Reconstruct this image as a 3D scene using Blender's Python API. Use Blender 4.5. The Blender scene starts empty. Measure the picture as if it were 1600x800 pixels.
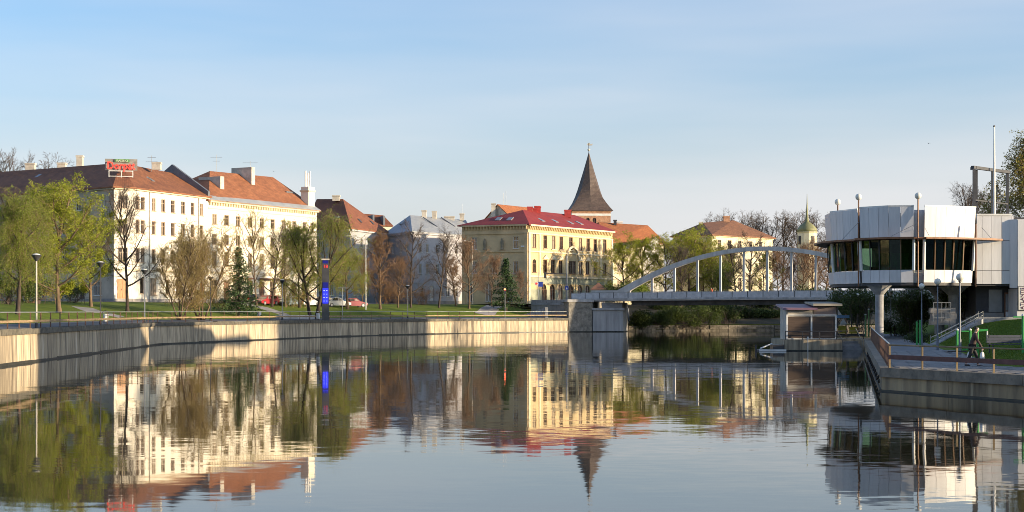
import bpy, math, random
import numpy as np
from mathutils import Vector

SC = bpy.context.scene
COL = SC.collection
R = math.radians
F = 2400.0            # focal length in photo pixels (photo 1600 wide)
HZ = 486.0            # photo row of the horizon
EYE = 3.5

# ------------------------------------------------------------------ camera
cd = bpy.data.cameras.new('camera')
cam = bpy.data.objects.new('camera', cd)
COL.objects.link(cam)
cam.location = (0, 0, EYE)
cam.rotation_euler = (R(90), 0, 0)
cd.sensor_width = 36
cd.lens = 36 * F / 1600.0
cd.shift_y = (HZ - 400) / 1600.0
cd.clip_end = 9000
SC.camera = cam

# ------------------------------------------------------------------ light
SUN_EL = 8.2
SUN_H = (0.95, -0.31)           # horizontal direction towards the sun
SUN_AZ = math.atan2(SUN_H[0], SUN_H[1])
w = bpy.data.worlds.new('World')
SC.world = w
w.use_nodes = True
nt = w.node_tree
nt.nodes.clear()
out = nt.nodes.new('ShaderNodeOutputWorld')
bg = nt.nodes.new('ShaderNodeBackground')
sky = nt.nodes.new('ShaderNodeTexSky')
sky.sky_type = 'NISHITA'
sky.sun_disc = False
sky.sun_elevation = R(SUN_EL)
sky.sun_rotation = SUN_AZ
sky.air_density = 1.0
sky.dust_density = 2.0
sky.ozone_density = 4.0
bg.inputs['Strength'].default_value = 0.15
# thin high cirrus, the same all round the sky
tc = nt.nodes.new('ShaderNodeTexCoord')
mp = nt.nodes.new('ShaderNodeMapping')
mp.inputs['Scale'].default_value = (1.2, 1.2, 9)
mp.inputs['Rotation'].default_value = (0.05, -0.07, 0.4)
nz = nt.nodes.new('ShaderNodeTexNoise')
nz.inputs['Scale'].default_value = 1.5
nz.inputs['Detail'].default_value = 4
nz.inputs['Roughness'].default_value = 0.52
L = nt.links.new
rp = nt.nodes.new('ShaderNodeMapRange')
rp.inputs['From Min'].default_value = 0.34
rp.inputs['From Max'].default_value = 0.74
rp.inputs['To Min'].default_value = 0.0
rp.inputs['To Max'].default_value = 0.34
# the veil thickens towards the horizon, all the way round
sx = nt.nodes.new('ShaderNodeSeparateXYZ')
ab = nt.nodes.new('ShaderNodeMath'); ab.operation = 'ABSOLUTE'
ml = nt.nodes.new('ShaderNodeMath'); ml.operation = 'MULTIPLY'; ml.inputs[1].default_value = -8.5
ex = nt.nodes.new('ShaderNodeMath'); ex.operation = 'EXPONENT'
sc_ = nt.nodes.new('ShaderNodeMath'); sc_.operation = 'MULTIPLY'; sc_.inputs[1].default_value = 0.84
ad = nt.nodes.new('ShaderNodeMath'); ad.operation = 'ADD'; ad.use_clamp = True
mx = nt.nodes.new('ShaderNodeMixRGB')
mx.inputs['Color2'].default_value = (2.62, 2.56, 2.62, 1)
L(tc.outputs['Generated'], mp.inputs['Vector']); L(mp.outputs['Vector'], nz.inputs['Vector'])
L(nz.outputs['Fac'], rp.inputs['Value'])
L(tc.outputs['Generated'], sx.inputs[0]); L(sx.outputs['Z'], ab.inputs[0]); L(ab.outputs[0], ml.inputs[0]); L(ml.outputs[0], ex.inputs[0]); L(ex.outputs[0], sc_.inputs[0])
L(sc_.outputs[0], ad.inputs[0]); L(rp.outputs['Result'], ad.inputs[1]); L(ad.outputs[0], mx.inputs['Fac'])
L(sky.outputs['Color'], mx.inputs['Color1']); L(mx.outputs['Color'], bg.inputs['Color'])
L(bg.outputs['Background'], out.inputs['Surface'])

sd = bpy.data.lights.new('sun', 'SUN')
sd.energy = 3.9
sd.angle = R(0.6)
sd.color = (1.0, 0.80, 0.54)
sun = bpy.data.objects.new('sun', sd)
COL.objects.link(sun)
ce = math.cos(R(SUN_EL)); n_ = math.hypot(*SUN_H)
sdir = Vector((SUN_H[0] / n_ * ce, SUN_H[1] / n_ * ce, math.sin(R(SUN_EL))))
sun.rotation_euler = sdir.to_track_quat('Z', 'Y').to_euler()
sun.location = (100, -50, 60)

SC.view_settings.view_transform = 'Standard'
SC.view_settings.look = 'None'
SC.view_settings.gamma = 1
SC.view_settings.use_curve_mapping = False
SC.view_settings.exposure = 1.2
SC.render.engine = 'CYCLES'
SC.cycles.use_denoising = True
SC.cycles.denoiser = 'OPENIMAGEDENOISE'
SC.cycles.denoising_input_passes = 'RGB_ALBEDO_NORMAL'
SC.cycles.denoising_prefilter = 'ACCURATE'
SC.cycles.filter_width = 0.9
SC.cycles.max_bounces = 8
SC.cycles.transparent_max_bounces = 24
SC.cycles.sample_clamp_indirect = 6

# ------------------------------------------------------------------ helpers
def X(px, D): return (px - 800) / F * D
def Z(py, D): return EYE + (HZ - py) / F * D
def P(px, py, D): return (X(px, D), D, Z(py, D))
def XY(px, D): return (X(px, D), D)

def tag(o, label=None, cat=None, group=None, kind=None):
    if label: o['label'] = label
    if cat: o['category'] = cat
    if group: o['group'] = group
    if kind: o['kind'] = kind
    return o

def thing(name, label, cat, loc=(0, 0, 0), rz=0, group=None):
    o = bpy.data.objects.new(name, None)
    o.empty_display_size = 0.3
    COL.objects.link(o)
    o.location = loc
    o.rotation_euler = (0, 0, rz)
    return tag(o, label, cat, group)

def link(name, me, mat=None, parent=None, loc=(0, 0, 0), rz=0, world=False):
    o = bpy.data.objects.new(name, me)
    COL.objects.link(o)
    if mat is not None and me is not None and not me.materials:
        me.materials.append(mat)
    if parent is not None:
        o.parent = parent
    if world and parent is not None:
        q = parent
        l = Vector((0, 0, 0))
        while q is not None:
            l += Vector(q.location); q = q.parent
        o.location = Vector(loc) - l
    else:
        o.location = loc
    o.rotation_euler = (0, 0, rz)
    return o

def copy_tree(o, parent=None):
    c = o.copy()
    COL.objects.link(c)
    c.parent = parent
    for ch in o.children:
        if ch is not c: copy_tree(ch, c)
    return c

class MB:
    """collects faces, builds ONE mesh"""
    def __init__(s): s.v = []; s.f = []; s.uv = None; s.smooth = False
    def add(s, vs, fs):
        b = len(s.v)
        s.v += [tuple(map(float, v)) for v in vs]
        s.f += [tuple(b + i for i in f) for f in fs]
        return s
    def quad(s, a, b, c, d): return s.add([a, b, c, d], [(0, 1, 2, 3)])
    def box(s, x0, x1, y0, y1, z0, z1):
        return s.add([(x0, y0, z0), (x1, y0, z0), (x1, y1, z0), (x0, y1, z0), (x0, y0, z1), (x1, y0, z1), (x1, y1, z1), (x0, y1, z1)],
                     [(0, 3, 2, 1), (4, 5, 6, 7), (0, 1, 5, 4), (1, 2, 6, 5), (2, 3, 7, 6), (3, 0, 4, 7)])
    def bevbox(s, x0, x1, y0, y1, z0, z1, b):
        """box with chamfered top edges"""
        return s.loft([[(x0, y0, z0), (x1, y0, z0), (x1, y1, z0), (x0, y1, z0)], [(x0, y0, z1 - b), (x1, y0, z1 - b), (x1, y1, z1 - b), (x0, y1, z1 - b)],
                       [(x0 + b, y0 + b, z1), (x1 - b, y0 + b, z1), (x1 - b, y1 - b, z1), (x0 + b, y1 - b, z1)]])
    def loft(s, rings, caps=True, closed=True):
        n = len(rings[0]); vs = [p for r in rings for p in r]; fs = []
        m = n if closed else n - 1
        for k in range(len(rings) - 1):
            for i in range(m):
                j = (i + 1) % n
                fs.append((k * n + i, k * n + j, (k + 1) * n + j, (k + 1) * n + i))
        if caps:
            fs.append(tuple(range(n - 1, -1, -1)))
            fs.append(tuple((len(rings) - 1) * n + i for i in range(n)))
        return s.add(vs, fs)
    def prism(s, poly, z0, z1):
        return s.loft([[(x, y, z0) for x, y in poly], [(x, y, z1) for x, y in poly]])
    def cyl(s, p0, p1, r0, r1=None, n=8, caps=True):
        r1 = r0 if r1 is None else r1
        p0 = Vector(p0); p1 = Vector(p1); d = (p1 - p0).normalized()
        a = d.orthogonal().normalized(); b = d.cross(a)
        rg = lambda p, r: [tuple(p + a * (r * math.cos(2 * math.pi * i / n)) + b * (r * math.sin(2 * math.pi * i / n))) for i in range(n)]
        return s.loft([rg(p0, r0), rg(p1, r1)], caps)
    def bar(s, p0, p1, w, h):
        """rectangular bar: w across (horizontal), h vertical"""
        p0 = Vector(p0); p1 = Vector(p1); d = p1 - p0
        sd = Vector((d.y, -d.x, 0))
        if sd.length < 1e-6: sd = Vector((1, 0, 0))
        sd.normalize(); up = sd.cross(d.normalized()); 
        if up.z < 0: up = -up
        a = sd * (w / 2); b = up * (h / 2)
        return s.loft([[tuple(p0 - a - b), tuple(p0 + a - b), tuple(p0 + a + b), tuple(p0 - a + b)], [tuple(p1 - a - b), tuple(p1 + a - b), tuple(p1 + a + b), tuple(p1 - a + b)]])
    def lathe(s, prof, c=(0, 0), n=16):
        rings = [[(c[0] + r * math.cos(2 * math.pi * i / n), c[1] + r * math.sin(2 * math.pi * i / n), z) for i in range(n)] for r, z in prof]
        return s.loft(rings)
    def mesh(s, name):
        me = bpy.data.meshes.new(name)
        me.from_pydata(s.v, [], s.f)
        if s.uv:
            ul = me.uv_layers.new(name='UVMap')
            k = 0
            for poly, uvs in zip(me.polygons, s.uv):
                for li, uv in zip(poly.loop_indices, uvs): ul.data[li].uv = uv
        if s.smooth:
            me.polygons.foreach_set('use_smooth', [True] * len(me.polygons))
        me.update()
        return me
    def build(s, name, mat, parent=None, loc=(0, 0, 0), rz=0, world=False):
        return link(name, s.mesh(name), mat, parent, loc, rz, world)

# ------------------------------------------------------------------ materials
MATS = {}
def mat(name, col, rough=0.7, var=0.15, scale=1.0, col2=None, bump=0.0, bscale=8.0, metal=0.0, stretch=(1, 1, 1), spec=0.5, emit=None, objrand=0.0, detail=5):
    if name in MATS: return MATS[name]
    m = bpy.data.materials.new(name); m.use_nodes = True
    t = m.node_tree; b = t.nodes['Principled BSDF']; l = t.links.new
    b.inputs['Roughness'].default_value = rough
    b.inputs['Metallic'].default_value = metal
    b.inputs['Specular IOR Level'].default_value = spec
    c2 = col2 if col2 else tuple(max(0, c * (1 - 2.2 * var)) for c in col)
    c1 = col if col2 else tuple(min(1, c * (1 + var)) for c in col)
    tcn = t.nodes.new('ShaderNodeNewGeometry')
    mpn = t.nodes.new('ShaderNodeMapping'); mpn.inputs['Scale'].default_value = stretch
    l(tcn.outputs['Position'], mpn.inputs['Vector'])
    n = t.nodes.new('ShaderNodeTexNoise'); n.inputs['Scale'].default_value = scale; n.inputs['Detail'].default_value = detail; n.inputs['Roughness'].default_value = 0.65
    l(mpn.outputs['Vector'], n.inputs['Vector'])
    r = t.nodes.new('ShaderNodeMapRange'); r.inputs['From Min'].default_value = 0.3; r.inputs['From Max'].default_value = 0.7
    l(n.outputs['Fac'], r.inputs['Value'])
    mxn = t.nodes.new('ShaderNodeMixRGB'); mxn.inputs['Color1'].default_value = (*c2, 1); mxn.inputs['Color2'].default_value = (*c1, 1)
    l(r.outputs['Result'], mxn.inputs['Fac'])
    last = mxn.outputs['Color']
    if objrand:
        oi = t.nodes.new('ShaderNodeObjectInfo')
        rr = t.nodes.new('ShaderNodeMapRange'); rr.inputs['To Min'].default_value = 1 - objrand; rr.inputs['To Max'].default_value = 1 + objrand
        l(oi.outputs['Random'], rr.inputs['Value'])
        vm = t.nodes.new('ShaderNodeVectorMath'); vm.operation = 'SCALE'
        l(last, vm.inputs[0]); l(rr.outputs['Result'], vm.inputs['Scale'])
        last = vm.outputs['Vector']
    l(last, b.inputs['Base Color'])
    if bump:
        n2 = t.nodes.new('ShaderNodeTexNoise'); n2.inputs['Scale'].default_value = bscale; n2.inputs['Detail'].default_value = 4
        l(mpn.outputs['Vector'], n2.inputs['Vector'])
        bn = t.nodes.new('ShaderNodeBump'); bn.inputs['Strength'].default_value = 1; bn.inputs['Distance'].default_value = bump
        l(n2.outputs['Fac'], bn.inputs['Height']); l(bn.outputs['Normal'], b.inputs['Normal'])
    if emit:
        b.inputs['Emission Color'].default_value = (*emit[0], 1); b.inputs['Emission Strength'].default_value = emit[1]
    MATS[name] = m
    return m

def leafmat(name, c1, c2, trans=0.4):
    m = bpy.data.materials.new(name); m.use_nodes = True
    t = m.node_tree; l = t.links.new
    b = t.nodes['Principled BSDF']; o = t.nodes['Material Output']
    b.inputs['Roughness'].default_value = 0.6; b.inputs['Specular IOR Level'].default_value = 0.25
    g = t.nodes.new('ShaderNodeNewGeometry')
    n = t.nodes.new('ShaderNodeTexNoise'); n.inputs['Scale'].default_value = 0.9; n.inputs['Detail'].default_value = 6; n.inputs['Roughness'].default_value = 0.75
    l(g.outputs['Position'], n.inputs['Vector'])
    r = t.nodes.new('ShaderNodeMapRange'); r.inputs['From Min'].default_value = 0.33; r.inputs['From Max'].default_value = 0.67
    l(n.outputs['Fac'], r.inputs['Value'])
    mxn = t.nodes.new('ShaderNodeMixRGB'); mxn.inputs['Color1'].default_value = (*c1, 1); mxn.inputs['Color2'].default_value = (*c2, 1)
    l(r.outputs['Result'], mxn.inputs['Fac']); l(mxn.outputs['Color'], b.inputs['Base Color'])
    tr = t.nodes.new('ShaderNodeBsdfTranslucent'); l(mxn.outputs['Color'], tr.inputs['Color'])
    ms = t.nodes.new('ShaderNodeMixShader'); ms.inputs['Fac'].default_value = trans
    l(b.outputs['BSDF'], ms.inputs[1]); l(tr.outputs['BSDF'], ms.inputs[2]); l(ms.outputs['Shader'], o.inputs['Surface'])
    MATS[name] = m
    return m

def tilemat(name, c1, c2, kind='tile', w=0.3, rough=0.75, stain=(0.5, 0.75)):
    """roof covering in UV metres: u along the eave, v up the slope"""
    m = bpy.data.materials.new(name); m.use_nodes = True
    t = m.node_tree; l = t.links.new; b = t.nodes['Principled BSDF']
    b.inputs['Roughness'].default_value = rough
    uv = t.nodes.new('ShaderNodeUVMap'); uv.uv_map = 'UVMap'
    g = t.nodes.new('ShaderNodeNewGeometry')
    n = t.nodes.new('ShaderNodeTexNoise'); n.inputs['Scale'].default_value = 0.55; n.inputs['Detail'].default_value = 8; n.inputs['Roughness'].default_value = 0.75
    l(g.outputs['Position'], n.inputs['Vector'])
    r = t.nodes.new('ShaderNodeMapRange'); r.inputs['From Min'].default_value = 0.35; r.inputs['From Max'].default_value = 0.65
    l(n.outputs['Fac'], r.inputs['Value'])
    mxn = t.nodes.new('ShaderNodeMixRGB'); mxn.inputs['Color1'].default_value = (*c1, 1); mxn.inputs['Color2'].default_value = (*c2, 1)
    l(r.outputs['Result'], mxn.inputs['Fac'])
    if kind == 'tile':
        br = t.nodes.new('ShaderNodeTexBrick'); br.inputs['Scale'].default_value = 1.0
        br.inputs['Brick Width'].default_value = w; br.inputs['Row Height'].default_value = w * 1.2; br.inputs['Mortar Size'].default_value = 0.02
        br.inputs['Color1'].default_value = (1, 1, 1, 1); br.inputs['Color2'].default_value = (0.6, 0.6, 0.6, 1); br.inputs['Mortar'].default_value = (0.35, 0.35, 0.35, 1)
        l(uv.outputs['UV'], br.inputs['Vector'])
        mul = t.nodes.new('ShaderNodeMixRGB'); mul.blend_type = 'MULTIPLY'; mul.inputs['Fac'].default_value = 0.75
        l(mxn.outputs['Color'], mul.inputs['Color1']); l(br.outputs['Color'], mul.inputs['Color2'])
        l(mul.outputs['Color'], b.inputs['Base Color'])
        bn = t.nodes.new('ShaderNodeBump'); bn.inputs['Distance'].default_value = 0.06; bn.inputs['Strength'].default_value = 1
        l(br.outputs['Color'], bn.inputs['Height']); l(bn.outputs['Normal'], b.inputs['Normal'])
    else:
        sx = t.nodes.new('ShaderNodeSeparateXYZ'); l(uv.outputs['UV'], sx.inputs[0])
        m1 = t.nodes.new('ShaderNodeMath'); m1.operation = 'PINGPONG'; m1.inputs[1].default_value = w / 2
        l(sx.outputs['X'], m1.inputs[0])
        m2 = t.nodes.new('ShaderNodeMapRange'); m2.inputs['From Min'].default_value = 0; m2.inputs['From Max'].default_value = 0.07; m2.inputs['To Min'].default_value = 1; m2.inputs['To Max'].default_value = 0
        l(m1.outputs[0], m2.inputs['Value'])
        bn = t.nodes.new('ShaderNodeBump'); bn.inputs['Distance'].default_value = 0.05; bn.inputs['Strength'].default_value = 1
        l(m2.outputs['Result'], bn.inputs['Height']); l(bn.outputs['Normal'], b.inputs['Normal'])
        l(mxn.outputs['Color'], b.inputs['Base Color'])
    MATS[name] = m
    return m

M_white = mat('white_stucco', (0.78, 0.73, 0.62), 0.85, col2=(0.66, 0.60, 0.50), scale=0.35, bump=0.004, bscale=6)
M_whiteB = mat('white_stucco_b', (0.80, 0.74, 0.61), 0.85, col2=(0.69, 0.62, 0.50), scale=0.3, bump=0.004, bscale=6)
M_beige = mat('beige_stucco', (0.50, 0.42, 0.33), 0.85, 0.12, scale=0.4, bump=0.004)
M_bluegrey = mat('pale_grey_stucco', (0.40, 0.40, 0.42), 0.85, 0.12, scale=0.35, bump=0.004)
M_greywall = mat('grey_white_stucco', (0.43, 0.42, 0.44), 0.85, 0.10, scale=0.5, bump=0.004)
M_yellow = mat('yellow_stucco', (0.58, 0.45, 0.25), 0.85, col2=(0.47, 0.35, 0.18), scale=0.45, bump=0.004)
M_yellow_shade = mat('yellow_stucco_shade', (0.62, 0.46, 0.26), 0.85, 0.12, scale=0.45, bump=0.004)  # yellow stucco copy for the shaded side, lightened to lift its shade
M_trim = mat('cream_trim', (0.70, 0.59, 0.40), 0.8, 0.1, scale=1.0)
M_base = mat('green_grey_rendering', (0.32, 0.33, 0.24), 0.85, 0.12, scale=0.6, bump=0.006)
M_plinth = mat('plinth_stone', (0.30, 0.28, 0.26), 0.85, 0.15, scale=0.8, bump=0.01)
M_cream = mat('cream_wall', (0.74, 0.66, 0.46), 0.85, 0.12, scale=0.4)
M_brick = mat('red_brick', (0.46, 0.25, 0.15), 0.85, 0.2, scale=1.5, bump=0.01)
M_frame = mat('window_frame_paint', (0.45, 0.33, 0.23), 0.5, 0.1)
M_framew = mat('white_frame_paint', (0.70, 0.68, 0.64), 0.5, 0.1)
M_frameb = mat('brown_frame_paint', (0.20, 0.10, 0.06), 0.5, 0.1)
M_glass = mat('window_glass', (0.07, 0.055, 0.045), 0.06, 0.3, scale=0.7, spec=0.6, objrand=0.7)
def paneglass():
    """dark panes; some rooms have pale curtains or blinds drawn behind the glass"""
    m = mat('window_glass2', (0.07, 0.055, 0.045), 0.06, 0.3, scale=0.7, spec=0.6, objrand=0.7)
    t = m.node_tree; b = t.nodes['Principled BSDF']; l = t.links.new
    src = b.inputs['Base Color'].links[0].from_socket
    oi = t.nodes.new('ShaderNodeObjectInfo'); g = t.nodes.new('ShaderNodeMath'); g.operation = 'GREATER_THAN'; g.inputs[1].default_value = 0.74
    l(oi.outputs['Random'], g.inputs[0])
    mx = t.nodes.new('ShaderNodeMixRGB'); mx.inputs['Color2'].default_value = (0.30, 0.25, 0.19, 1)
    l(g.outputs[0], mx.inputs['Fac']); l(src, mx.inputs['Color1']); l(mx.outputs['Color'], b.inputs['Base Color'])
    return m
M_glass = paneglass()
M_dark = mat('dark_void', (0.02, 0.02, 0.022), 0.6, 0.2)
M_wooddoor = mat('orange_wood_door', (0.42, 0.18, 0.05), 0.5, 0.2, scale=2, stretch=(6, 6, 0.5))
M_tileA = tilemat('brown_red_tiles', (0.20, 0.075, 0.035), (0.32, 0.125, 0.05))
M_tileB = tilemat('orange_tiles', (0.26, 0.095, 0.04), (0.42, 0.165, 0.07))
M_tileC = tilemat('dark_brown_tiles', (0.20, 0.07, 0.035), (0.30, 0.11, 0.05))
M_tileO = tilemat('bright_orange_tiles', (0.40, 0.13, 0.045), (0.50, 0.18, 0.06))
M_tileJ = tilemat('weathered_brown_tiles', (0.22, 0.10, 0.05), (0.33, 0.15, 0.07))
M_seamg = tilemat('grey_metal_roof', (0.22, 0.24, 0.26), (0.34, 0.35, 0.35), 'seam', 0.6, 0.45)
M_seamr = tilemat('red_metal_roof', (0.19, 0.02, 0.018), (0.27, 0.035, 0.028), 'seam', 0.6, 0.65)
M_slate = tilemat('dark_slate', (0.085, 0.058, 0.048), (0.135, 0.092, 0.072), 'tile', 0.3, 0.6)
M_zinc = mat('dark_zinc', (0.16, 0.17, 0.19), 0.5, 0.15, metal=0.3)
M_chim = mat('chimney_render', (0.55, 0.50, 0.42), 0.85, 0.15, scale=1)
M_metal = mat('grey_steel', (0.30, 0.31, 0.32), 0.45, 0.15, metal=0.5)
M_darkmetal = mat('dark_steel', (0.05, 0.05, 0.055), 0.45, 0.2)
M_whitepaint = mat('white_paint', (0.75, 0.74, 0.70), 0.5, 0.08)
M_globe = mat('opal_globe', (0.72, 0.70, 0.62), 0.3, 0.06)
M_grass = None

def concrete(name, c, streak=True, **k):
    return mat(name, c, 0.85, 0.22, scale=k.get('scale', 1.4), stretch=(1, 1, 0.10) if streak else (1, 1, 1), bump=0.006, bscale=5, col2=k.get('col2'), objrand=k.get('objrand', 0.12), detail=7)
M_slab = concrete('stained_concrete', (0.57, 0.47, 0.32), col2=(0.17, 0.135, 0.095), scale=2.6, objrand=0.26)
M_tide = mat('wet_algae_band', (0.035, 0.034, 0.026), 0.5, 0.3, scale=2)
M_cope = concrete('dark_mossy_concrete', (0.17, 0.15, 0.11), False, col2=(0.05, 0.048, 0.04), scale=2.5)
def drip_stains(m, dark, pale):
    """irregular run-off stains and pale lime streaks with shapes of their own"""
    t = m.node_tree; b = t.nodes['Principled BSDF']; l = t.links.new
    src = b.inputs['Base Color'].links[0].from_socket
    g = t.nodes.new('ShaderNodeNewGeometry')
    for sc, st, lo, hi, col in ((0.9, (1, 1, .12), .52, .66, dark), (1.7, (1, 1, .05), .60, .70, pale), (6.0, (1, 1, .03), .60, .72, dark)):
        mp_ = t.nodes.new('ShaderNodeMapping'); mp_.inputs['Scale'].default_value = st; mp_.inputs['Location'].default_value = (sc * 7, 3, 1)
        l(g.outputs['Position'], mp_.inputs['Vector'])
        n = t.nodes.new('ShaderNodeTexNoise'); n.inputs['Scale'].default_value = sc; n.inputs['Detail'].default_value = 6; n.inputs['Roughness'].default_value = .6
        l(mp_.outputs['Vector'], n.inputs['Vector'])
        r = t.nodes.new('ShaderNodeMapRange'); r.inputs['From Min'].default_value = lo; r.inputs['From Max'].default_value = hi; r.inputs['To Max'].default_value = .75
        l(n.outputs['Fac'], r.inputs['Value'])
        mx_ = t.nodes.new('ShaderNodeMixRGB'); mx_.inputs['Color2'].default_value = (*col, 1)
        l(r.outputs['Result'], mx_.inputs['Fac']); l(src, mx_.inputs['Color1']); src = mx_.outputs['Color']
    l(src, b.inputs['Base Color'])
drip_stains(M_slab, (.075, .065, .05), (.66, .60, .48))
M_slabr = concrete('brown_stained_concrete', (0.46, 0.34, 0.19), col2=(0.17, 0.125, 0.08), objrand=0.2)
drip_stains(M_slabr, (.08, .06, .04), (.50, .40, .26))
M_copr = concrete('grey_brown_concrete', (0.24, 0.20, 0.15), False, scale=2.2)
M_conc = concrete('grey_concrete', (0.33, 0.33, 0.33), False, scale=0.9)
M_concl = concrete('pale_concrete', (0.47, 0.46, 0.45), True, scale=0.8)
M_asph = mat('worn_asphalt', (0.12, 0.12, 0.125), 0.9, 0.18, scale=0.8, bump=0.006, bscale=30)
M_pave = mat('grey_pavers', (0.19, 0.19, 0.195), 0.9, 0.18, scale=1.2, bump=0.01, bscale=4)
M_path = mat('pale_path', (0.30, 0.28, 0.26), 0.9, 0.15, scale=1.0)
M_street = mat('street_asphalt', (0.07, 0.068, 0.068), 0.9, 0.15, scale=0.6)
M_rustrail = mat('rusty_brown_paint', (0.16, 0.08, 0.05), 0.6, 0.3, scale=3)
M_board = mat('weathered_board', (0.30, 0.21, 0.11), 0.7, 0.25, scale=2, stretch=(1, 1, 6))
M_boardr = mat('red_brown_board', (0.14, 0.055, 0.045), 0.6, 0.2, scale=2)
M_railpipe = mat('galvanised_pipe', (0.33, 0.34, 0.33), 0.45, 0.15, metal=0.4)
M_bark = mat('dark_bark', (0.07, 0.05, 0.038), 0.9, 0.3, scale=3, bump=0.02, bscale=12, stretch=(1, 1, 0.3))
M_barkw = mat('brown_bark', (0.15, 0.10, 0.06), 0.9, 0.3, scale=3, bump=0.02, bscale=12, stretch=(1, 1, 0.3))
M_twig = mat('dark_twig', (0.10, 0.075, 0.06), 0.85, 0.2)
M_twigr = mat('red_brown_twig', (0.21, 0.125, 0.075), 0.85, 0.2)
M_twigg = mat('golden_twig', (0.27, 0.20, 0.085), 0.85, 0.2)
L_yg = leafmat('spring_leaf', (0.24, 0.27, 0.024), (0.40, 0.43, 0.055), 0.5)
L_wil = leafmat('willow_leaf', (0.17, 0.22, 0.032), (0.31, 0.37, 0.055), 0.5)
L_gold = leafmat('golden_bud', (0.26, 0.20, 0.045), (0.40, 0.32, 0.08))
L_red = leafmat('reddish_bud', (0.24, 0.13, 0.05), (0.32, 0.18, 0.07))
L_con = leafmat('conifer_needle', (0.022, 0.05, 0.016), (0.055, 0.10, 0.03), 0.15)
L_dk = leafmat('dark_leaf', (0.03, 0.05, 0.015), (0.08, 0.11, 0.025), 0.25)
L_md = leafmat('mid_green_leaf', (0.055, 0.085, 0.02), (0.13, 0.17, 0.04), 0.35)
L_birch = leafmat('birch_catkin', (0.26, 0.18, 0.04), (0.26, 0.28, 0.06))

# ------------------------------------------------------------------ terrain
WL = [(-22, -60), (-29, 20), (-32.4, 97), (-37, 161.5), (-31.2, 182.6), (-25.6, 205), (-17.5, 224), (-8, 240), (1, 250), (9.7, 257.5)]
WL2 = [(20, 264), (30, 271), (45, 273), (60, 274), (90, 280), (120, 290), (500, 330), (2600, 700)]
TL = ([0, 3.7, 6.5, 13, 22, 28, 6000], [2.28, 2.55, 3.2, 4.05, 4.6, 4.8, 4.8])
TL2 = ([0, 4, 10, 20, 32, 6000], [1.1, 2.0, 3.2, 4.4, 4.8, 4.8])
def seg_dist(p, a, b):
    ax, ay = a; bx, by = b; dx, dy = bx - ax, by - ay
    t = max(0, min(1, ((p[0] - ax) * dx + (p[1] - ay) * dy) / (dx * dx + dy * dy)))
    return math.hypot(p[0] - ax - t * dx, p[1] - ay - t * dy)
def gzl(x, y):
    d1 = min(seg_dist((x, y), WL[i], WL[i + 1]) for i in range(len(WL) - 1))
    d2 = min(seg_dist((x, y), WL2[i], WL2[i + 1]) for i in range(len(WL2) - 1))
    return float(np.interp(d1, *TL)) if d1 < d2 else float(np.interp(d2, *TL2))
RB = [(-60, 66), (15, 40.5), (43, 27), (59.3, 19.8), (67.2, 16.2), (133, 30.6), (136, 31.6), (180, 42), (243, 58), (258, 75), (264, 120), (300, 420), (700, 2600)]   # (y, x)
TR = ([0, 4.6, 5.2, 7, 10, 13, 22, 60, 6000], [1.0, 1.05, 1.12, 1.7, 2.5, 2.85, 2.95, 3.2, 4.5])
def xwr(y): return float(np.interp(y, [p[0] for p in RB], [p[1] for p in RB]))
def gzr(x, y): return float(np.interp(x - xwr(y), *TR))
def gz(x, y): return gzr(x, y) if x > xwr(y) and y < 262 else gzl(x, y)

def densify(pts, step):
    o = []
    for a, b in zip(pts, pts[1:]):
        n = max(1, int(round(math.hypot(b[0] - a[0], b[1] - a[1]) / step)))
        o += [(a[0] + (b[0] - a[0]) * k / n, a[1] + (b[1] - a[1]) * k / n) for k in range(n)]
    return o + [pts[-1]]
def normals(pts):
    """unit normals to the left of travel"""
    o = []
    for i in range(len(pts)):
        a = pts[max(0, i - 1)]; b = pts[min(len(pts) - 1, i + 1)]
        d = math.hypot(b[0] - a[0], b[1] - a[1])
        o.append((-(b[1] - a[1]) / d, (b[0] - a[0]) / d))
    return o
def strip(pts, ts, prof, dz=0.0):
    nn = normals(pts); m = MB(); g = []
    for p, n in zip(pts, nn):
        g.append([(p[0] + n[0] * t, p[1] + n[1] * t, float(np.interp(t, *prof)) + dz) for t in ts])
    k = len(ts)
    m.v = [q for r in g for q in r]
    m.f = [(i * k + j, (i + 1) * k + j, (i + 1) * k + j + 1, i * k + j + 1) for i in range(len(pts) - 1) for j in range(k - 1)]
    m.smooth = True
    return m

def grassmat():
    m = mat('lawn', (0.15, 0.19, 0.02), 0.9, scale=0.35, col2=(0.075, 0.115, 0.012), bump=0.05, bscale=9, spec=0.15, detail=9)
    return m
M_grass = grassmat()
big = [40, 80, 300, 1200, 5000]
gm = strip(densify(WL, 5), [0.35, 2, 3.7, 5, 6.5, 9, 13, 17, 22, 28] + big, TL)
g2 = strip(densify(WL2, 8), [0.35, 2, 4, 7, 10, 15, 20, 32] + big, TL2)
gm.add(g2.v, g2.f)
# join between the two left stretches, behind the abutment
pa = WL[-1]; na = normals(densify(WL, 5))[-1]; pb = WL2[0]; nb = normals(densify(WL2, 8))[0]
for t0, t1 in ((8, 28), (28, 300), (300, 5000)):
    gm.quad((pa[0] + na[0] * t0, pa[1] + na[1] * t0, 4.75), (pb[0] + nb[0] * t0, pb[1] + nb[1] * t0, 4.75), (pb[0] + nb[0] * t1, pb[1] + nb[1] * t1, 4.75), (pa[0] + na[0] * t1, pa[1] + na[1] * t1, 4.75))
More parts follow.
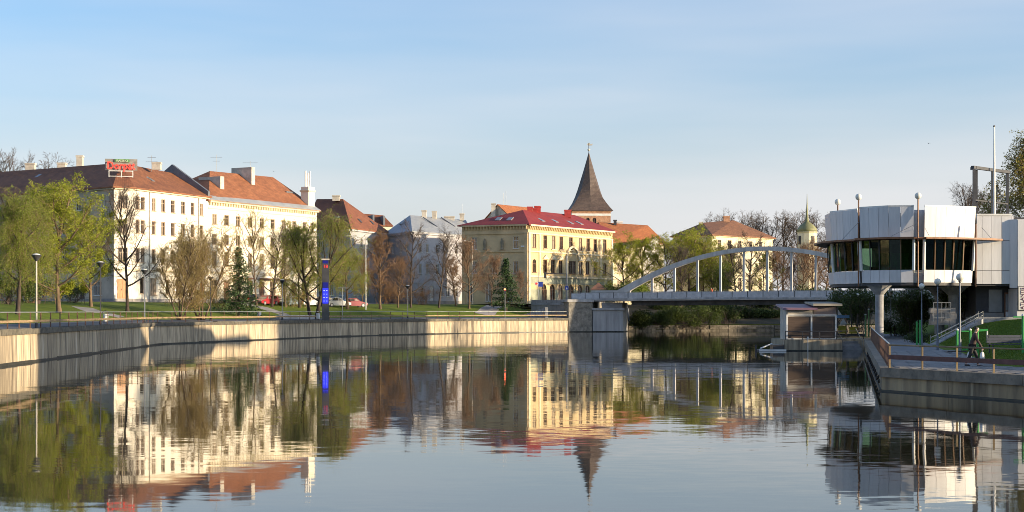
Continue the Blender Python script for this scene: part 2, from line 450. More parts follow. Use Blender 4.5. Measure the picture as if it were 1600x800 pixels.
# right bank
ys = [-60, -20, 0, 15, 30, 43, 50, 55, 59.3, 63, 67.2, 72, 80, 90, 100, 110, 120, 128, 133, 136, 145, 160, 180, 210, 243, 250, 258, 261, 264, 300, 700]
tr_ = [0.3, 2, 4.6, 5.2, 7, 9, 12, 15, 18, 22, 40, 100, 600, 4000]
k = len(tr_); b0 = len(gm.v)
gm.v += [(xwr(y) + t, y, float(np.interp(t, *TR))) for y in ys for t in tr_]
gm.f += [(b0 + i * k + j, b0 + i * k + j + 1, b0 + (i + 1) * k + j + 1, b0 + (i + 1) * k + j) for i in range(len(ys) - 1) for j in range(k - 1)]
tag(gm.build('ground', M_grass), 'green lawns and ground on both banks of the river', kind='structure')

def watermat():
    m = bpy.data.materials.new('river_water'); m.use_nodes = True
    t = m.node_tree; l = t.links.new; b = t.nodes['Principled BSDF']
    b.inputs['Base Color'].default_value = (0.028, 0.024, 0.014, 1)
    b.inputs['Roughness'].default_value = 0.028
    b.inputs['IOR'].default_value = 1.36
    g = t.nodes.new('ShaderNodeNewGeometry')
    def slope(scale, stretch, amp, det):
        mp_ = t.nodes.new('ShaderNodeMapping'); mp_.inputs['Scale'].default_value = stretch; mp_.inputs['Rotation'].default_value = (0, 0, 0.12)
        l(g.outputs['Position'], mp_.inputs['Vector'])
        n = t.nodes.new('ShaderNodeTexNoise'); n.inputs['Scale'].default_value = scale; n.inputs['Detail'].default_value = det; n.inputs['Roughness'].default_value = 0.55
        l(mp_.outputs['Vector'], n.inputs['Vector'])
        s = t.nodes.new('ShaderNodeVectorMath'); s.operation = 'SUBTRACT'; s.inputs[1].default_value = (0.5, 0.5, 0.5)
        l(n.outputs['Color'], s.inputs[0])
        q = t.nodes.new('ShaderNodeVectorMath'); q.operation = 'MULTIPLY'; q.inputs[1].default_value = (amp * 0.5, amp, 0)
        l(s.outputs['Vector'], q.inputs[0])
        return q.outputs['Vector']
    a1 = slope(0.55, (0.30, 1.0, 1), 0.017, 2)
    a2 = slope(3.6, (0.35, 1.0, 1), 0.028, 3)
    # wind patches: calm and ruffled areas
    n = t.nodes.new('ShaderNodeTexNoise'); n.inputs['Scale'].default_value = 0.035; n.inputs['Detail'].default_value = 3
    l(g.outputs['Position'], n.inputs['Vector'])
    r = t.nodes.new('ShaderNodeMapRange'); r.inputs['From Min'].default_value = 0.38; r.inputs['From Max'].default_value = 0.66; r.inputs['To Min'].default_value = 0.2; r.inputs['To Max'].default_value = 1.15
    l(n.outputs['Fac'], r.inputs['Value'])
    ad = t.nodes.new('ShaderNodeVectorMath'); ad.operation = 'ADD'; l(a1, ad.inputs[0]); l(a2, ad.inputs[1])
    sc = t.nodes.new('ShaderNodeVectorMath'); sc.operation = 'SCALE'; l(ad.outputs['Vector'], sc.inputs[0]); l(r.outputs['Result'], sc.inputs['Scale'])
    up = t.nodes.new('ShaderNodeVectorMath'); up.operation = 'ADD'; up.inputs[1].default_value = (0, 0, 1); l(sc.outputs['Vector'], up.inputs[0])
    no = t.nodes.new('ShaderNodeVectorMath'); no.operation = 'NORMALIZE'; l(up.outputs['Vector'], no.inputs[0])
    l(no.outputs['Vector'], b.inputs['Normal'])
    return m
wm = MB(); wm.quad((-120, -60, 0), (700, -60, 0), (700, 500, 0), (-120, 500, 0))
tag(wm.build('river_water', watermat()), 'calm dark river mirroring the town', kind='structure')

# promenade, street and paths (thin sheets above the ground)
tag(strip(densify(WL, 3), [0.4, 1.5, 2.5, 3.6], TL, 0.012).build('promenade', M_asph), 'grey asphalt promenade behind the left river wall', kind='structure')
tag(strip(densify(WL, 5), [24, 26, 28, 33], TL, 0.014).build('street', M_street), 'dark asphalt street in front of the white houses', kind='structure')
def edge_pts(pts, step): return densify(pts, step)
rp_ = MB()
yy = [-60, 0, 15, 43, 51, 59.3, 63, 67.2, 75, 85, 95, 105, 115, 125, 133, 136, 150, 165]
for a, b in zip(yy, yy[1:]):
    for t0, t1 in ((0.35, 2.4), (2.4, 4.5)):
        rp_.quad((xwr(a) + t0, a, gzr(xwr(a) + t0, a) + 0.012), (xwr(a) + t1, a, gzr(xwr(a) + t1, a) + 0.012), (xwr(b) + t1, b, gzr(xwr(b) + t1, b) + 0.012), (xwr(b) + t0, b, gzr(xwr(b) + t0, b) + 0.012))
walk = tag(rp_.build('riverside_walk', M_pave), 'grey paved walk along the right river wall', kind='structure')
_slabm = MB(); _slabm.bevbox(-.365, .365, -.365, .365, -.03, .022, .012); _slabm = _slabm.mesh('paving_slab')
M_slabp = mat('paving_slab_concrete', (0.21, 0.205, 0.20), 0.9, 0.2, scale=1.5, bump=0.006, bscale=12, objrand=0.22)
for j in range(50):
    y_ = 57.4 + j * .745
    for i in range(6):
        x_ = xwr(y_) + .95 + i * .745
        if x_ - xwr(y_) < 5.0: link('paving_slab', _slabm, M_slabp, walk, (x_, y_, gzr(x_, y_) + .02))
def draped(name, pts, width, m, label, dz=0.02):
    q = densify(pts, 1.5); nn = normals(q); s = MB()
    g = [[(p[0] + n[0] * t, p[1] + n[1] * t) for t in (-width / 2, 0, width / 2)] for p, n in zip(q, nn)]
    for r0, r1 in zip(g, g[1:]):
        for j in (0, 1):
            s.quad(*[(x, y, gz(x, y) + dz) for x, y in (r0[j + 1], r0[j], r1[j], r1[j + 1])])
    tag(s.build(name, m), label, kind='structure')
def lp(px, t):
    """point seen at photo column px, t metres behind the left wall"""
    lo, hi = 60.0, 330.0
    for D in np.arange(60, 330, 0.25):
        x, y = X(px, D), D
        d = min(seg_dist((x, y), WL[i], WL[i + 1]) for i in range(len(WL) - 1))
        inside = x < np.interp(y, [p[1] for p in WL], [p[0] for p in WL])
        if inside and d >= t: return (x, y)
    return (X(px, 280), 280)
draped('path', [lp(372, 24), lp(395, 16), lp(430, 8), lp(448, 4.8)], 2.2, M_path, 'pale path running down across the lawn')
draped('path', [lp(778, 24), lp(770, 15), lp(757, 5)], 3.2, M_path, 'pale path sloping down to the promenade near the bridge', 0.03)
draped('path', [lp(128, 12), lp(150, 7.5), lp(190, 4.8)], 2.4, M_path, 'short pale path beside the left lamp')

M_soil = mat('dark_leafy_soil', (0.06, 0.045, 0.03), 0.95, 0.3, scale=1.2, col2=(0.035, 0.04, 0.018), bump=0.05, bscale=4)
tag(strip(densify(WL2[:6], 4), [0.4, 2, 4, 7, 10, 15, 20, 30], TL2, 0.03).build('soil_bank', M_soil), 'dark soil bank under the trees behind the bridge', kind='structure')
# ------------------------------------------------------------------ left embankment
emb = thing('embankment_wall', 'stained pale concrete river wall with dark coping on the left bank', 'river wall', (-37, 161.5, 0))
q = densify(WL[1:], 4.0); q = [p for p in q if p[1] > 55]
rng = random.Random(3)
def slab_between(a, b, z0, z1, off0, off1, th, gap, jitter=0.0):
    d = Vector((b[0] - a[0], b[1] - a[1], 0)); Ln = d.length; d /= Ln; n = Vector((d.y, -d.x, 0))   # n: to the right of travel (river side)
    a = Vector((a[0], a[1], 0)) + d * gap; b = Vector((b[0], b[1], 0)) - d * gap
    j = rng.uniform(-jitter, jitter)
    pr = lambda p: [tuple(p + n * (off0 + j) + Vector((0, 0, z0))), tuple(p + n * (off1 + j) + Vector((0, 0, z1))), tuple(p + n * (off1 - th) + Vector((0, 0, z1))), tuple(p + n * (off0 - th) + Vector((0, 0, z0)))]
    return MB().loft([pr(b), pr(a)])
for a, b in zip(q, q[1:]):
    slab_between(a, b, -1.5, 1.93, 0.12, 0.0, 0.5, 0.025, 0.02).build('slab', M_slab, emb, world=True)
    slab_between(a, b, 1.932, 2.31 + rng.uniform(-.03, .03), 0.14, 0.14, 0.62, 0.02, 0.015).build('coping_stone', M_cope, emb, world=True)
    slab_between(a, b, -0.4, 0.13 + rng.uniform(-.03, .04), 0.17, 0.16, 0.3, 0.0, 0.004).build('tide_band', M_tide, emb, world=True)
slab_between((-22, -60), q[0], -1.5, 2.31, 0.1, 0.1, 0.5, 0.0).build('slab', M_slab, emb, world=True)
# drain slot
dp = Vector((X(754, 244.5), 244.5, 1.5))

def railing(name, label, pts, z, step, h, board, mp_, mb_, mt_, hb):
    r = thing(name, label, 'railing', (pts[0][0], pts[0][1], z))
    q = densify(pts, step)
    pm = MB(); pm.box(-0.035, 0.035, -0.035, 0.035, 0, h); pme = pm.mesh('post')
    for a in q: link('post', pme, mp_, r, (a[0], a[1], z), 0, True)
    tp = densify(pts, step * 2)
    for a, b in zip(tp, tp[1:]):
        MB().cyl((a[0], a[1], z + h), (b[0], b[1], z + h), 0.035, n=6).build('top_rail', mt_, r, world=True)
        d = Vector((b[0] - a[0], b[1] - a[1], 0)).normalized(); n = Vector((d.y, -d.x, 0)) * 0.06
        MB().bar((a[0] + n.x, a[1] + n.y, z + hb), (b[0] + n.x, b[1] + n.y, z + hb), 0.045, board).build('board', mb_, r, world=True)
    return r
qi = [(p[0] + n[0] * 0.25, p[1] + n[1] * 0.25) for p, n in zip(WL, normals(WL)) if p[1] > 50]
qi = [(-30.6, 62)] + qi
railing('riverside_railing', 'long railing of thin posts and a wooden board above the left wall', qi, 2.3, 3.1, 1.12, 0.17, M_rustrail, M_board, M_railpipe, 0.5)

# ------------------------------------------------------------------ right embankment
embr = thing('embankment_wall', 'low brown stained concrete wall below the walking man', 'river wall', (16.2, 67.2, 0))
RW = [(p[1], p[0]) for p in RB if -60 <= p[0] <= 136]
a_near = densify(RW[1:4] + [RW[4]], 4.2)
# travel away from camera: river lies to the left, so reverse to keep it on the right
def rslab(a, b, last=False):
    slab_between(b, a, -1.5, 0.62, 0.10, 0.02, 0.5, 0.012, 0.006).build('slab', M_slabr, embr, world=True)
    slab_between(b, a, -0.4, 0.07, 0.135, 0.13, 0.3, 0.0, 0.003).build('tide_band', M_tide, embr, world=True)
    slab_between(b, a, 0.622, 1.03, 0.13, 0.10, 0.6, 0.012, 0.006).build('coping_stone', M_copr, embr, world=True)
for a, b in zip(a_near, a_near[1:]): rslab(a, b)
far_ = densify([RW[4], RW[5]], 6)
for a, b in zip(far_, far_[1:]): rslab(a, b)
# round drain holes in the receding wall
d = Vector((RW[5][0] - RW[4][0], RW[5][1] - RW[4][1], 0)).normalized(); n = Vector((-d.y, d.x, 0))
for k in range(24):
    p = Vector((RW[4][0], RW[4][1], 0)) + d * (3 + k * 1.9) + n * 0.07
    for zz in ((0.42, 0.2) if k % 2 else (0.3,)):
        MB().cyl(tuple(p - n * 0.02 + Vector((0, 0, zz))), tuple(p + n * 0.035 + Vector((0, 0, zz))), 0.09, n=8).build('drain_pipe', M_dark, embr, world=True)
inn = [(16.2 + 0.25, 67.0), (31.0, 132.6)]
railing('riverside_railing', 'bright topped railing receding along the right river wall', inn, 1.02, 2.0, 1.05, 0.1, M_rustrail, M_boardr, mat('pale_pipe', (0.55, 0.55, 0.5), 0.4, 0.1), 0.5)
inn = [(16.45, 66.9), (20.05, 59.1), (27.3, 42.8)]
railing('riverside_railing', 'railing with dark red board in front of the walking man', inn, 1.02, 2.05, 1.0, 0.2, mat('yellow_brown_paint', (0.28, 0.20, 0.10), 0.6, 0.25), M_boardr, mat('yellow_brown_paint', (0.28, 0.20, 0.10)), 0.48)

# ------------------------------------------------------------------ buildings: helpers
class Edge:
    def __init__(s, A, B):
        s.A = Vector((A[0], A[1], 0)); s.B = Vector((B[0], B[1], 0)); d = s.B - s.A
        s.L = d.length; s.u = d / s.L; s.n = Vector((s.u.y, -s.u.x, 0)); s.rz = math.atan2(s.u.y, s.u.x)
    def at(s, px):
        k = (px - 800) / F
        return (k * s.A.y - s.A.x) / (s.u.x - k * s.u.y)
    def D(s, px): return (s.A + s.u * s.at(px)).y
    def pt(s, u, z, o=0.0): return tuple(s.A + s.u * u + s.n * o + Vector((0, 0, z)))

_wc = {}
def window_meshes(w, h, style):
    key = (round(w, 2), round(h, 2), style)
    if key in _wc: return _wc[key]
    m = MB(); t = 0.075
    m.box(-w / 2 - .02, -w / 2 + t, -.05, .03, -.02, h + .02); m.box(w / 2 - t, w / 2 + .02, -.05, .03, -.02, h + .02)
    m.box(-w / 2 + t, w / 2 - t, -.05, .03, -.02, t); m.box(-w / 2 + t, w / 2 - t, -.05, .03, h - t, h + .02)
    if style != 'plain':
        m.box(-.035, .035, -.045, .03, t, h - t)
        m.box(-w / 2 + t, -.035, -.045, .03, h * .66, h * .66 + .06); m.box(.035, w / 2 - t, -.045, .03, h * .66, h * .66 + .06)
    m.box(-w / 2 - .1, w / 2 + .1, -.30, -.05, -.06, .03)
    if style == 'wide':
        for q in (-.25, .25): m.box(w * q - .03, w * q + .03, -.045, .03, t, h * .66)
    p = MB(); p.box(-w / 2, w / 2, .035, .06, 0, h)
    _wc[key] = (m.mesh('window'), p.mesh('pane'))
    return _wc[key]

def put_window(parent, e, uc, za, w, h, style='cross', fm=None, gm_=None, depth=0.16):
    fm = fm or M_frame; gm_ = gm_ or M_glass
    a, b = window_meshes(w, h, style)
    def inst(me, mt):
        if me.materials and me.materials[0] != mt:
            for k, v in list(_alt.items()):
                if k == (me.name, mt.name): return v
            c = me.copy(); c.materials.clear(); c.materials.append(mt); _alt[(me.name, mt.name)] = c; return c
        return me
    o = link('window', inst(a, fm), fm, parent, e.pt(uc, za, -depth), e.rz, True)
    link('pane', inst(b, gm_), gm_, o)
    return o
_alt = {}

def wall(parent, e, z0, z1, ops, m_, name='wall', fm=None, depth=0.2, door_m=None, gm_=None):
    """ops: (u_centre, width, z_low, z_high, kind) kind: cross, plain, wide, arch, door, open"""
    ops = [(max(.1, c - w / 2), min(e.L - .1, c + w / 2), a, b, k) for c, w, a, b, k in ops if .1 < c < e.L - .1]
    us = sorted({0.0, e.L} | {round(v, 3) for o in ops for v in o[:2]}); zs = sorted({z0, z1} | {round(v, 3) for o in ops for v in o[2:4]})
    m = MB()
    for i in range(len(us) - 1):
        for j in range(len(zs) - 1):
            uc = (us[i] + us[i + 1]) / 2; zc = (zs[j] + zs[j + 1]) / 2
            if any(o[0] < uc < o[1] and o[2] < zc < o[3] for o in ops): continue
            m.quad(e.pt(us[i], zs[j]), e.pt(us[i + 1], zs[j]), e.pt(us[i + 1], zs[j + 1]), e.pt(us[i], zs[j + 1]))
    for u0, u1, a, b, k in ops:
        d = -depth
        if k == 'arch':
            r = (u1 - u0) / 2; uc = (u0 + u1) / 2; zs_ = b - r; N = 6
            arc = [(uc - r * math.cos(math.pi * i / (2 * N)), zs_ + r * math.sin(math.pi * i / (2 * N))) for i in range(2 * N + 1)]
            for i in range(2 * N):
                c = (u0, b) if i < N else (u1, b)
                m.add([e.pt(*c), e.pt(*arc[i]), e.pt(*arc[i + 1])], [(0, 1, 2)])
                m.quad(e.pt(*arc[i]), e.pt(*arc[i], d), e.pt(*arc[i + 1], d), e.pt(*arc[i + 1]))
            m.quad(e.pt(u0, a), e.pt(u0, a, d), e.pt(u0, zs_, d), e.pt(u0, zs_)); m.quad(e.pt(u1, a, d), e.pt(u1, a), e.pt(u1, zs_), e.pt(u1, zs_, d))
        else:
            m.quad(e.pt(u0, a), e.pt(u0, a, d), e.pt(u0, b, d), e.pt(u0, b)); m.quad(e.pt(u1, a, d), e.pt(u1, a), e.pt(u1, b), e.pt(u1, b, d))
            m.quad(e.pt(u0, b, d), e.pt(u1, b, d), e.pt(u1, b), e.pt(u0, b))
        m.quad(e.pt(u0, a), e.pt(u1, a), e.pt(u1, a, d), e.pt(u0, a, d))
    o = m.build(name, m_, parent, world=True)
    for u0, u1, a, b, k in ops:
        if k == 'door':
            dm = MB(); w = u1 - u0; h = b - a
            dm.box(-w / 2 - .02, w / 2 + .02, -.02, .05, 0, h)
            for s in (-1, 1):
                for q in (.08, .45, .72): dm.box(s * w * .25 - w * .17, s * w * .25 + w * .17, -.06, -.02, h * q, h * (q + .22))
            dd = dm.build('door', door_m or M_wooddoor, parent, e.pt((u0 + u1) / 2, a, -depth + .03), e.rz, True)
            MB().cyl((.08, -.1, h * .45), (.08, -.1, h * .52), .03, n=6).build('handle', M_metal, dd)
        elif k != 'open':
            put_window(parent, e, (u0 + u1) / 2, a, u1 - u0, b - a, 'cross' if k == 'arch' else k, fm, gm_, depth - .04)
    return o

def offset_poly(pl, d):
    n = len(pl); o = []
    for i in range(n):
        a, b, c = Vector(pl[i - 1]), Vector(pl[i]), Vector(pl[(i + 1) % n])
        u1 = (b - a).normalized(); u2 = (c - b).normalized()
        n1 = Vector((u1.y, -u1.x)); n2 = Vector((u2.y, -u2.x)); m = (n1 + n2); m = m / max(.3, m.length_squared / 2) if m.length > 1e-6 else n1
        o.append(tuple(b + m * d))
    return o

def roof(parent, polys, m_, name='roof', th=0.2, world=True):
    m = MB(); m.uv = []
    cnt = {}
    rk = lambda p: tuple(round(c, 3) for c in p)
    for pl in polys:
        for a, b in zip(pl, pl[1:] + pl[:1]):
            cnt.setdefault(frozenset((rk(a), rk(b))), []).append((a, b))
    for pl in polys:
        a = Vector(pl[0]); u = (Vector(pl[1]) - a); u.z = 0; u.normalize()
        nn = (Vector(pl[1]) - a).cross(Vector(pl[2]) - a).normalized()
        v = nn.cross(u)
        uvs = [((Vector(p) - a).dot(u), (Vector(p) - a).dot(v)) for p in pl]
        m.add(pl, [tuple(range(len(pl)))]); m.uv.append(uvs)
        m.add([(p[0], p[1], p[2] - th) for p in pl][::-1], [tuple(range(len(pl)))]); m.uv.append(uvs[::-1])
    for ed in cnt.values():
        if len(ed) == 1:
            a, b = ed[0]
            m.quad((a[0], a[1], a[2] - th), (b[0], b[1], b[2] - th), b, a); m.uv.append([(0, 0), (1, 0), (1, .2), (0, .2)])
    return m.build(name, m_, parent, world=world)

def hip_polys(plan, ze, ra, rb):
    """plan CCW p0..p3, p0p1 = front; ra near p3p0 end, rb near p1p2 end"""
    p = [(x, y, ze) for x, y in plan]
    return [[p[0], p[1], rb, ra], [p[1], p[2], rb], [p[2], p[3], ra, rb], [p[3], p[0], ra]]

def rect_plan(A, B, w):
    e = Edge(A, B); n = e.n * w
    return [tuple(A), tuple(B), (B[0] - n.x, B[1] - n.y), (A[0] - n.x, A[1] - n.y)]

def box_on(parent, e, u0, u1, o0, o1, z0, z1, m_, name):
    """box against a facade, o = metres outward"""
    m = MB()
    m.loft([[e.pt(u0, z0, o0), e.pt(u0, z0, o1), e.pt(u1, z0, o1), e.pt(u1, z0, o0)], [e.pt(u0, z1, o0), e.pt(u0, z1, o1), e.pt(u1, z1, o1), e.pt(u1, z1, o0)]])
    return m.build(name, m_, parent, world=True)

def on_slope(poly, px, py, w, h, th, name, m_, parent):
    a, b, c = (Vector(poly[0]), Vector(poly[1]), Vector(poly[2]))
    n = (b - a).cross(c - a).normalized(); u = (b - a); u.z = 0; u.normalize(); v = n.cross(u)
    o = Vector((0, 0, EYE)); d = Vector(((px - 800) / F, 1, (HZ - py) / F))
    t = (a - o).dot(n) / d.dot(n); p = o + d * t
    m = MB()
    q = lambda k: [tuple(p + u * (s * w / 2) + v * (r * h / 2) + n * k) for s, r in ((-1, -1), (1, -1), (1, 1), (-1, 1))]
    m.loft([q(-0.05), q(th)])
    return m.build(name, m_, parent, world=True)

def chimney(parent, x, y, z0, z1, w, d, m_=None, rz=0.0, cap=True, name='chimney'):
    m = MB()
    m.box(-w / 2, w / 2, -d / 2, d / 2, z0 - z0, z1 - z0 - .25)
    if cap: m.box(-w / 2 - .08, w / 2 + .08, -d / 2 - .08, d / 2 + .08, z1 - z0 - .25, z1 - z0)
    else: m.box(-w / 2 + .002, w / 2 - .002, -d / 2 + .002, d / 2 - .002, z1 - z0 - .25, z1 - z0)
    return m.build(name, m_ or M_chim, parent, (x, y, z0), rz, True)

def antenna(name, label, p, h, bars=()):
    a = thing(name, label, 'antenna', p)
    MB().cyl((0, 0, 0), (0, 0, h), .035, n=5).build('mast', M_metal, a)
    for z, w in bars: MB().cyl((-w / 2, 0, z), (w / 2, 0, z), .025, n=5).build('crossbar', M_metal, a)
    return a

# ------------------------------------------------------------------ A: near white house with brown roof
zA = 20.65
A0 = (-110, 254); A1 = XY(178, 209); A2 = XY(207, 210.6); A3 = XY(325, 227.5)
eW = Edge(A0, A1); eC = Edge(A1, A2); eF = Edge(A2, A3)
inn_ = (-58, 227.6); bk3 = tuple((Vector(A3) - Vector(eF.n[:2]) * 12)); bk0 = tuple(Vector(A0) - Vector(eW.n[:2]) * 12)
hA = thing('corner_house', 'white four storey corner house with brown tiled roof and red rooftop sign', 'house', (A1[0], A1[1], 4.7))
rows = [(17.5, 19.3), (14.2, 16.1), (10.2, 12.2)]
ops = []
for px in (215, 223, 240, 255, 270, 286, 301, 315):
    for a, b in rows: ops.append((eF.at(px), .9, a, b, 'cross'))
for px in (222, 262, 300): ops.append((eF.at(px), .9, 5.9, 8.0, 'plain'))
for px in (239, 280): ops.append((eF.at(px), 1.6, 5.7, 8.1, 'wide'))
ops.append((eF.at(316), 1.1, 4.95, 7.6, 'door'))
wall(hA, eF, 4.6, zA, ops, M_white)
ops = [(eC.at(192), 1.35, a, b, 'wide') for a, b in rows] + [(eC.at(190.5), 1.35, 5.1, 7.9, 'door')]
wall(hA, eC, 4.6, zA, ops, M_white)
ops = []
for px in (10, 32, 55, 78, 100, 122):
    for a, b in rows: ops.append((eW.at(px), 1.2, a, b, 'cross'))
for a, b in rows[:1]: ops.append((eW.at(160), 1.5, a, b, 'wide'))
ops += [(eW.at(155), .9, rows[1][0], rows[1][1], 'cross'), (eW.at(155), .9, rows[2][0], rows[2][1], 'cross')]
ops += [(eW.at(px), 1.9, 5.6, 7.6, 'wide') for px in (20, 62, 105, 152)] + [(eW.at(128), 1.1, 4.8, 7.3, 'door')]
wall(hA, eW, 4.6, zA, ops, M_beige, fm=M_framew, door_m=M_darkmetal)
for a, b in ((A3, bk3), (bk3, inn_), (inn_, bk0), (bk0, A0)): wall(hA, Edge(a, b), 4.6, zA, [], M_beige)
for e, mm in ((eW, M_beige), (eC, M_trim), (eF, M_trim)):
    box_on(hA, e, .0, e.L, 0.003, .35, zA - .55, zA - .22, mm, 'cornice')
    box_on(hA, e, .0, e.L, 0.003, .10, 9.0, 9.25, mm, 'string_course')
    box_on(hA, e, .0, e.L, 0.003, .07, 4.6, 5.2, M_plinth, 'plinth')
for px in (233, 310): 
    MB().cyl(eF.pt(eF.at(px), 4.8, .12), eF.pt(eF.at(px), zA - .6, .12), .07, n=6).build('downpipe', M_chim, hA, world=True)
ov = offset_poly([A0, A1, A2, A3, bk3, inn_, bk0], .45)
ev = [(x, y, zA - .2) for x, y in ov]
Rm = (-55.5, 217.8, 24.5); R0 = (-106.3, 258.7, 25.4); R3 = ((A3[0] + bk3[0]) / 2, (A3[1] + bk3[1]) / 2, 24.1)
rpA = [[ev[0], ev[1], Rm, R0], [ev[1], ev[2], Rm], [ev[2], ev[3], R3, Rm], [ev[3], ev[4], R3], [ev[4], ev[5], Rm, R3], [ev[5], ev[6], R0, Rm], [ev[6], ev[0], R0]]
rA = roof(hA, rpA, M_tileA)
for px, py in ((125, 243),): chimney(rA, *P(px, 256, 226)[:2], 24.2, Z(py, 226), .9, .7)
chimney(rA, X(48, 238), 238, 25.0, 26.4, 1.4, .9); chimney(rA, X(97, 232), 232, 24.8, 25.9, 1.2, .8); chimney(rA, X(245, 222), 222, 23.9, 25.0, 1.2, .8)
for px, py in ((236, 281), (229, 277)): on_slope(rpA[2], px, py, .7, 1.0, .08, 'skylight', M_metal, rA)
on_slope(rpA[0], 60, 275, .8, 1.0, .08, 'skylight', M_metal, rA)
# parapet between A and B
MB().loft([[eF.pt(eF.L - .55, 20.2, .35), eF.pt(eF.L - .05, 20.2, .35), eF.pt(eF.L - .05, 21.2, .35), eF.pt(eF.L - .55, 21.2, .35)],
           [eF.pt(eF.L - .55, 20.2, -6), eF.pt(eF.L - .05, 20.2, -6), eF.pt(eF.L - .05, 25.4, -6), eF.pt(eF.L - .55, 25.4, -6)],
           [eF.pt(eF.L - .55, 20.2, -12), eF.pt(eF.L - .05, 20.2, -12), eF.pt(eF.L - .05, 21.2, -12), eF.pt(eF.L - .55, 21.2, -12)]]).build('fire_wall', M_zinc, hA, world=True)
antenna('roof_antenna', 'thin television antenna right of the red rooftop sign', P(237, 268, 221), 2.3, ((2.0, 1.2), (1.4, 1.7)))

# red rooftop sign
sg = thing('rooftop_sign', 'red lettered sign on a white frame on the near roof corner', 'sign', P(189, 277, 212.5), R(12))
for (x0, x1, z0, z1) in ((-1.65, 1.65, .72, .82), (-1.65, 1.65, -.0, .08)): MB().box(x0, x1, -.04, .04, z0 + .1, z1 + .1).build('frame_bar', M_whitepaint, sg)
for x in (-1.6, 0.05, 1.6): MB().box(x - .05, x + .05, -.045, .045, -1.0 if abs(x) < 1 else 0, .82).build('frame_post', M_whitepaint, sg)
MB().box(-2.15, 2.2, .16, .24, .98, 2.55).build('back_panel', mat('sign_mesh_grey', (0.30, 0.28, 0.25), .6, .2), sg)
M_signred = mat('sign_red', (0.75, 0.045, 0.03), .5, .05, emit=((1, .08, .05), .35))
M_signgrn = mat('sign_green', (0.10, 0.28, 0.10), .5, .1)
MB().box(-.85, 1.15, .02, .1, 2.1, 2.5).build('green_panel', M_signgrn, sg)
def text(body, size, loc, rot, m_, parent, ext=.03, align='CENTER', sx=1.0, name='lettering', off=0):
    c = bpy.data.curves.new(name, 'FONT'); c.body = body; c.size = size; c.extrude = ext; c.align_x = align; c.resolution_u = 2; c.offset = off
    o = bpy.data.objects.new(name, c); COL.objects.link(o); o.parent = parent; o.location = loc; o.rotation_euler = rot; o.scale = (sx, 1, 1)
    c.materials.append(m_)
    bpy.context.view_layer.update()
    me = bpy.data.meshes.new_from_object(o.evaluated_get(bpy.context.evaluated_depsgraph_get()))
    bpy.data.objects.remove(o)
    o = bpy.data.objects.new(name, me); COL.objects.link(o); o.parent = parent; o.location = loc; o.rotation_euler = rot; o.scale = (sx, 1, 1)
    return o
text('Dorpat', 1.5, (0, -.06, 1.12), (R(90), 0, 0), M_signred, sg, sx=.86, off=.02)
text('KASIINO', .42, (.15, -.02, 2.15), (R(90), 0, 0), mat('sign_cream', (.8, .78, .6), .5, .05), sg, sx=.95)

# ------------------------------------------------------------------ B: second white house, orange roof
B0 = tuple(Vector(A3) + Vector(eF.u[:2]) * .03); B1 = XY(495, 252)
eB = Edge(B0, B1); plB = rect_plan(B0, B1, 13); zB = 20.0
hB = thing('long_white_house', 'long white four storey house with bright orange tiled roof and big chimneys', 'house', (B0[0], B0[1], 4.7))
ops = []
for px in (335, 354, 372, 391, 409, 426, 443, 460, 476, 488):
    for a, b in ((16.4, 17.95), (13.4, 15.0), (10.2, 12.4)): ops.append((eB.at(px), 1.05, a, b, 'cross'))
for px in (335, 372, 391, 426, 443, 476): ops.append((eB.at(px), 1.5, 5.4, 8.2, 'wide'))
for px in (354, 409, 460): ops.append((eB.at(px), 1.3, 4.9, 8.0, 'door'))
wall(hB, eB, 4.6, zB, ops, M_whiteB, door_m=M_frameb)
for i in (1, 2, 3): wall(hB, Edge(plB[i], plB[(i + 1) % 4]), 4.6, zB, [], M_whiteB)
box_on(hB, eB, 0, eB.L, .003, .5, zB - .35, zB - .05, M_trim, 'cornice')
box_on(hB, eB, 0, eB.L, .003, .12, 9.1, 9.4, M_trim, 'string_course'); box_on(hB, eB, 0, eB.L, .003, .1, 18.7, 18.85, M_trim, 'string_course')
box_on(hB, eB, 0, eB.L, .003, .1, 4.6, 5.3, M_plinth, 'plinth')
dm = MB()
for k in range(int(eB.L / .62)):
    u = .2 + k * .62
    dm.loft([[e for e in (eB.pt(u, 19.25, .003), eB.pt(u, 19.25, .3), eB.pt(u + .3, 19.25, .3), eB.pt(u + .3, 19.25, .003))], [eB.pt(u, 19.64, .003), eB.pt(u, 19.64, .3), eB.pt(u + .3, 19.64, .3), eB.pt(u + .3, 19.64, .003)]])
tag(dm.build('bracket_course', M_trim, hB, world=True), kind='stuff')
for k, px in enumerate((436, 415, 381)):
    box_on(hB, eB, eB.at(px) - 1.6, eB.at(px) + 1.6, .02, .9, 8.35, 8.6, mat('awning_brown', (.20, .08, .05), .7, .2), 'awning')
ov = offset_poly(plB, .5)
ra = eB.pt(8.4, 25.2, -6.5); rb = eB.pt(24.5, 25.5, -6.5)
rpB = hip_polys(ov, zB, ra, rb)
rB = roof(hB, rpB, M_tileB)
ev0 = Vector(ov[0]); ev1 = Vector(ov[1])
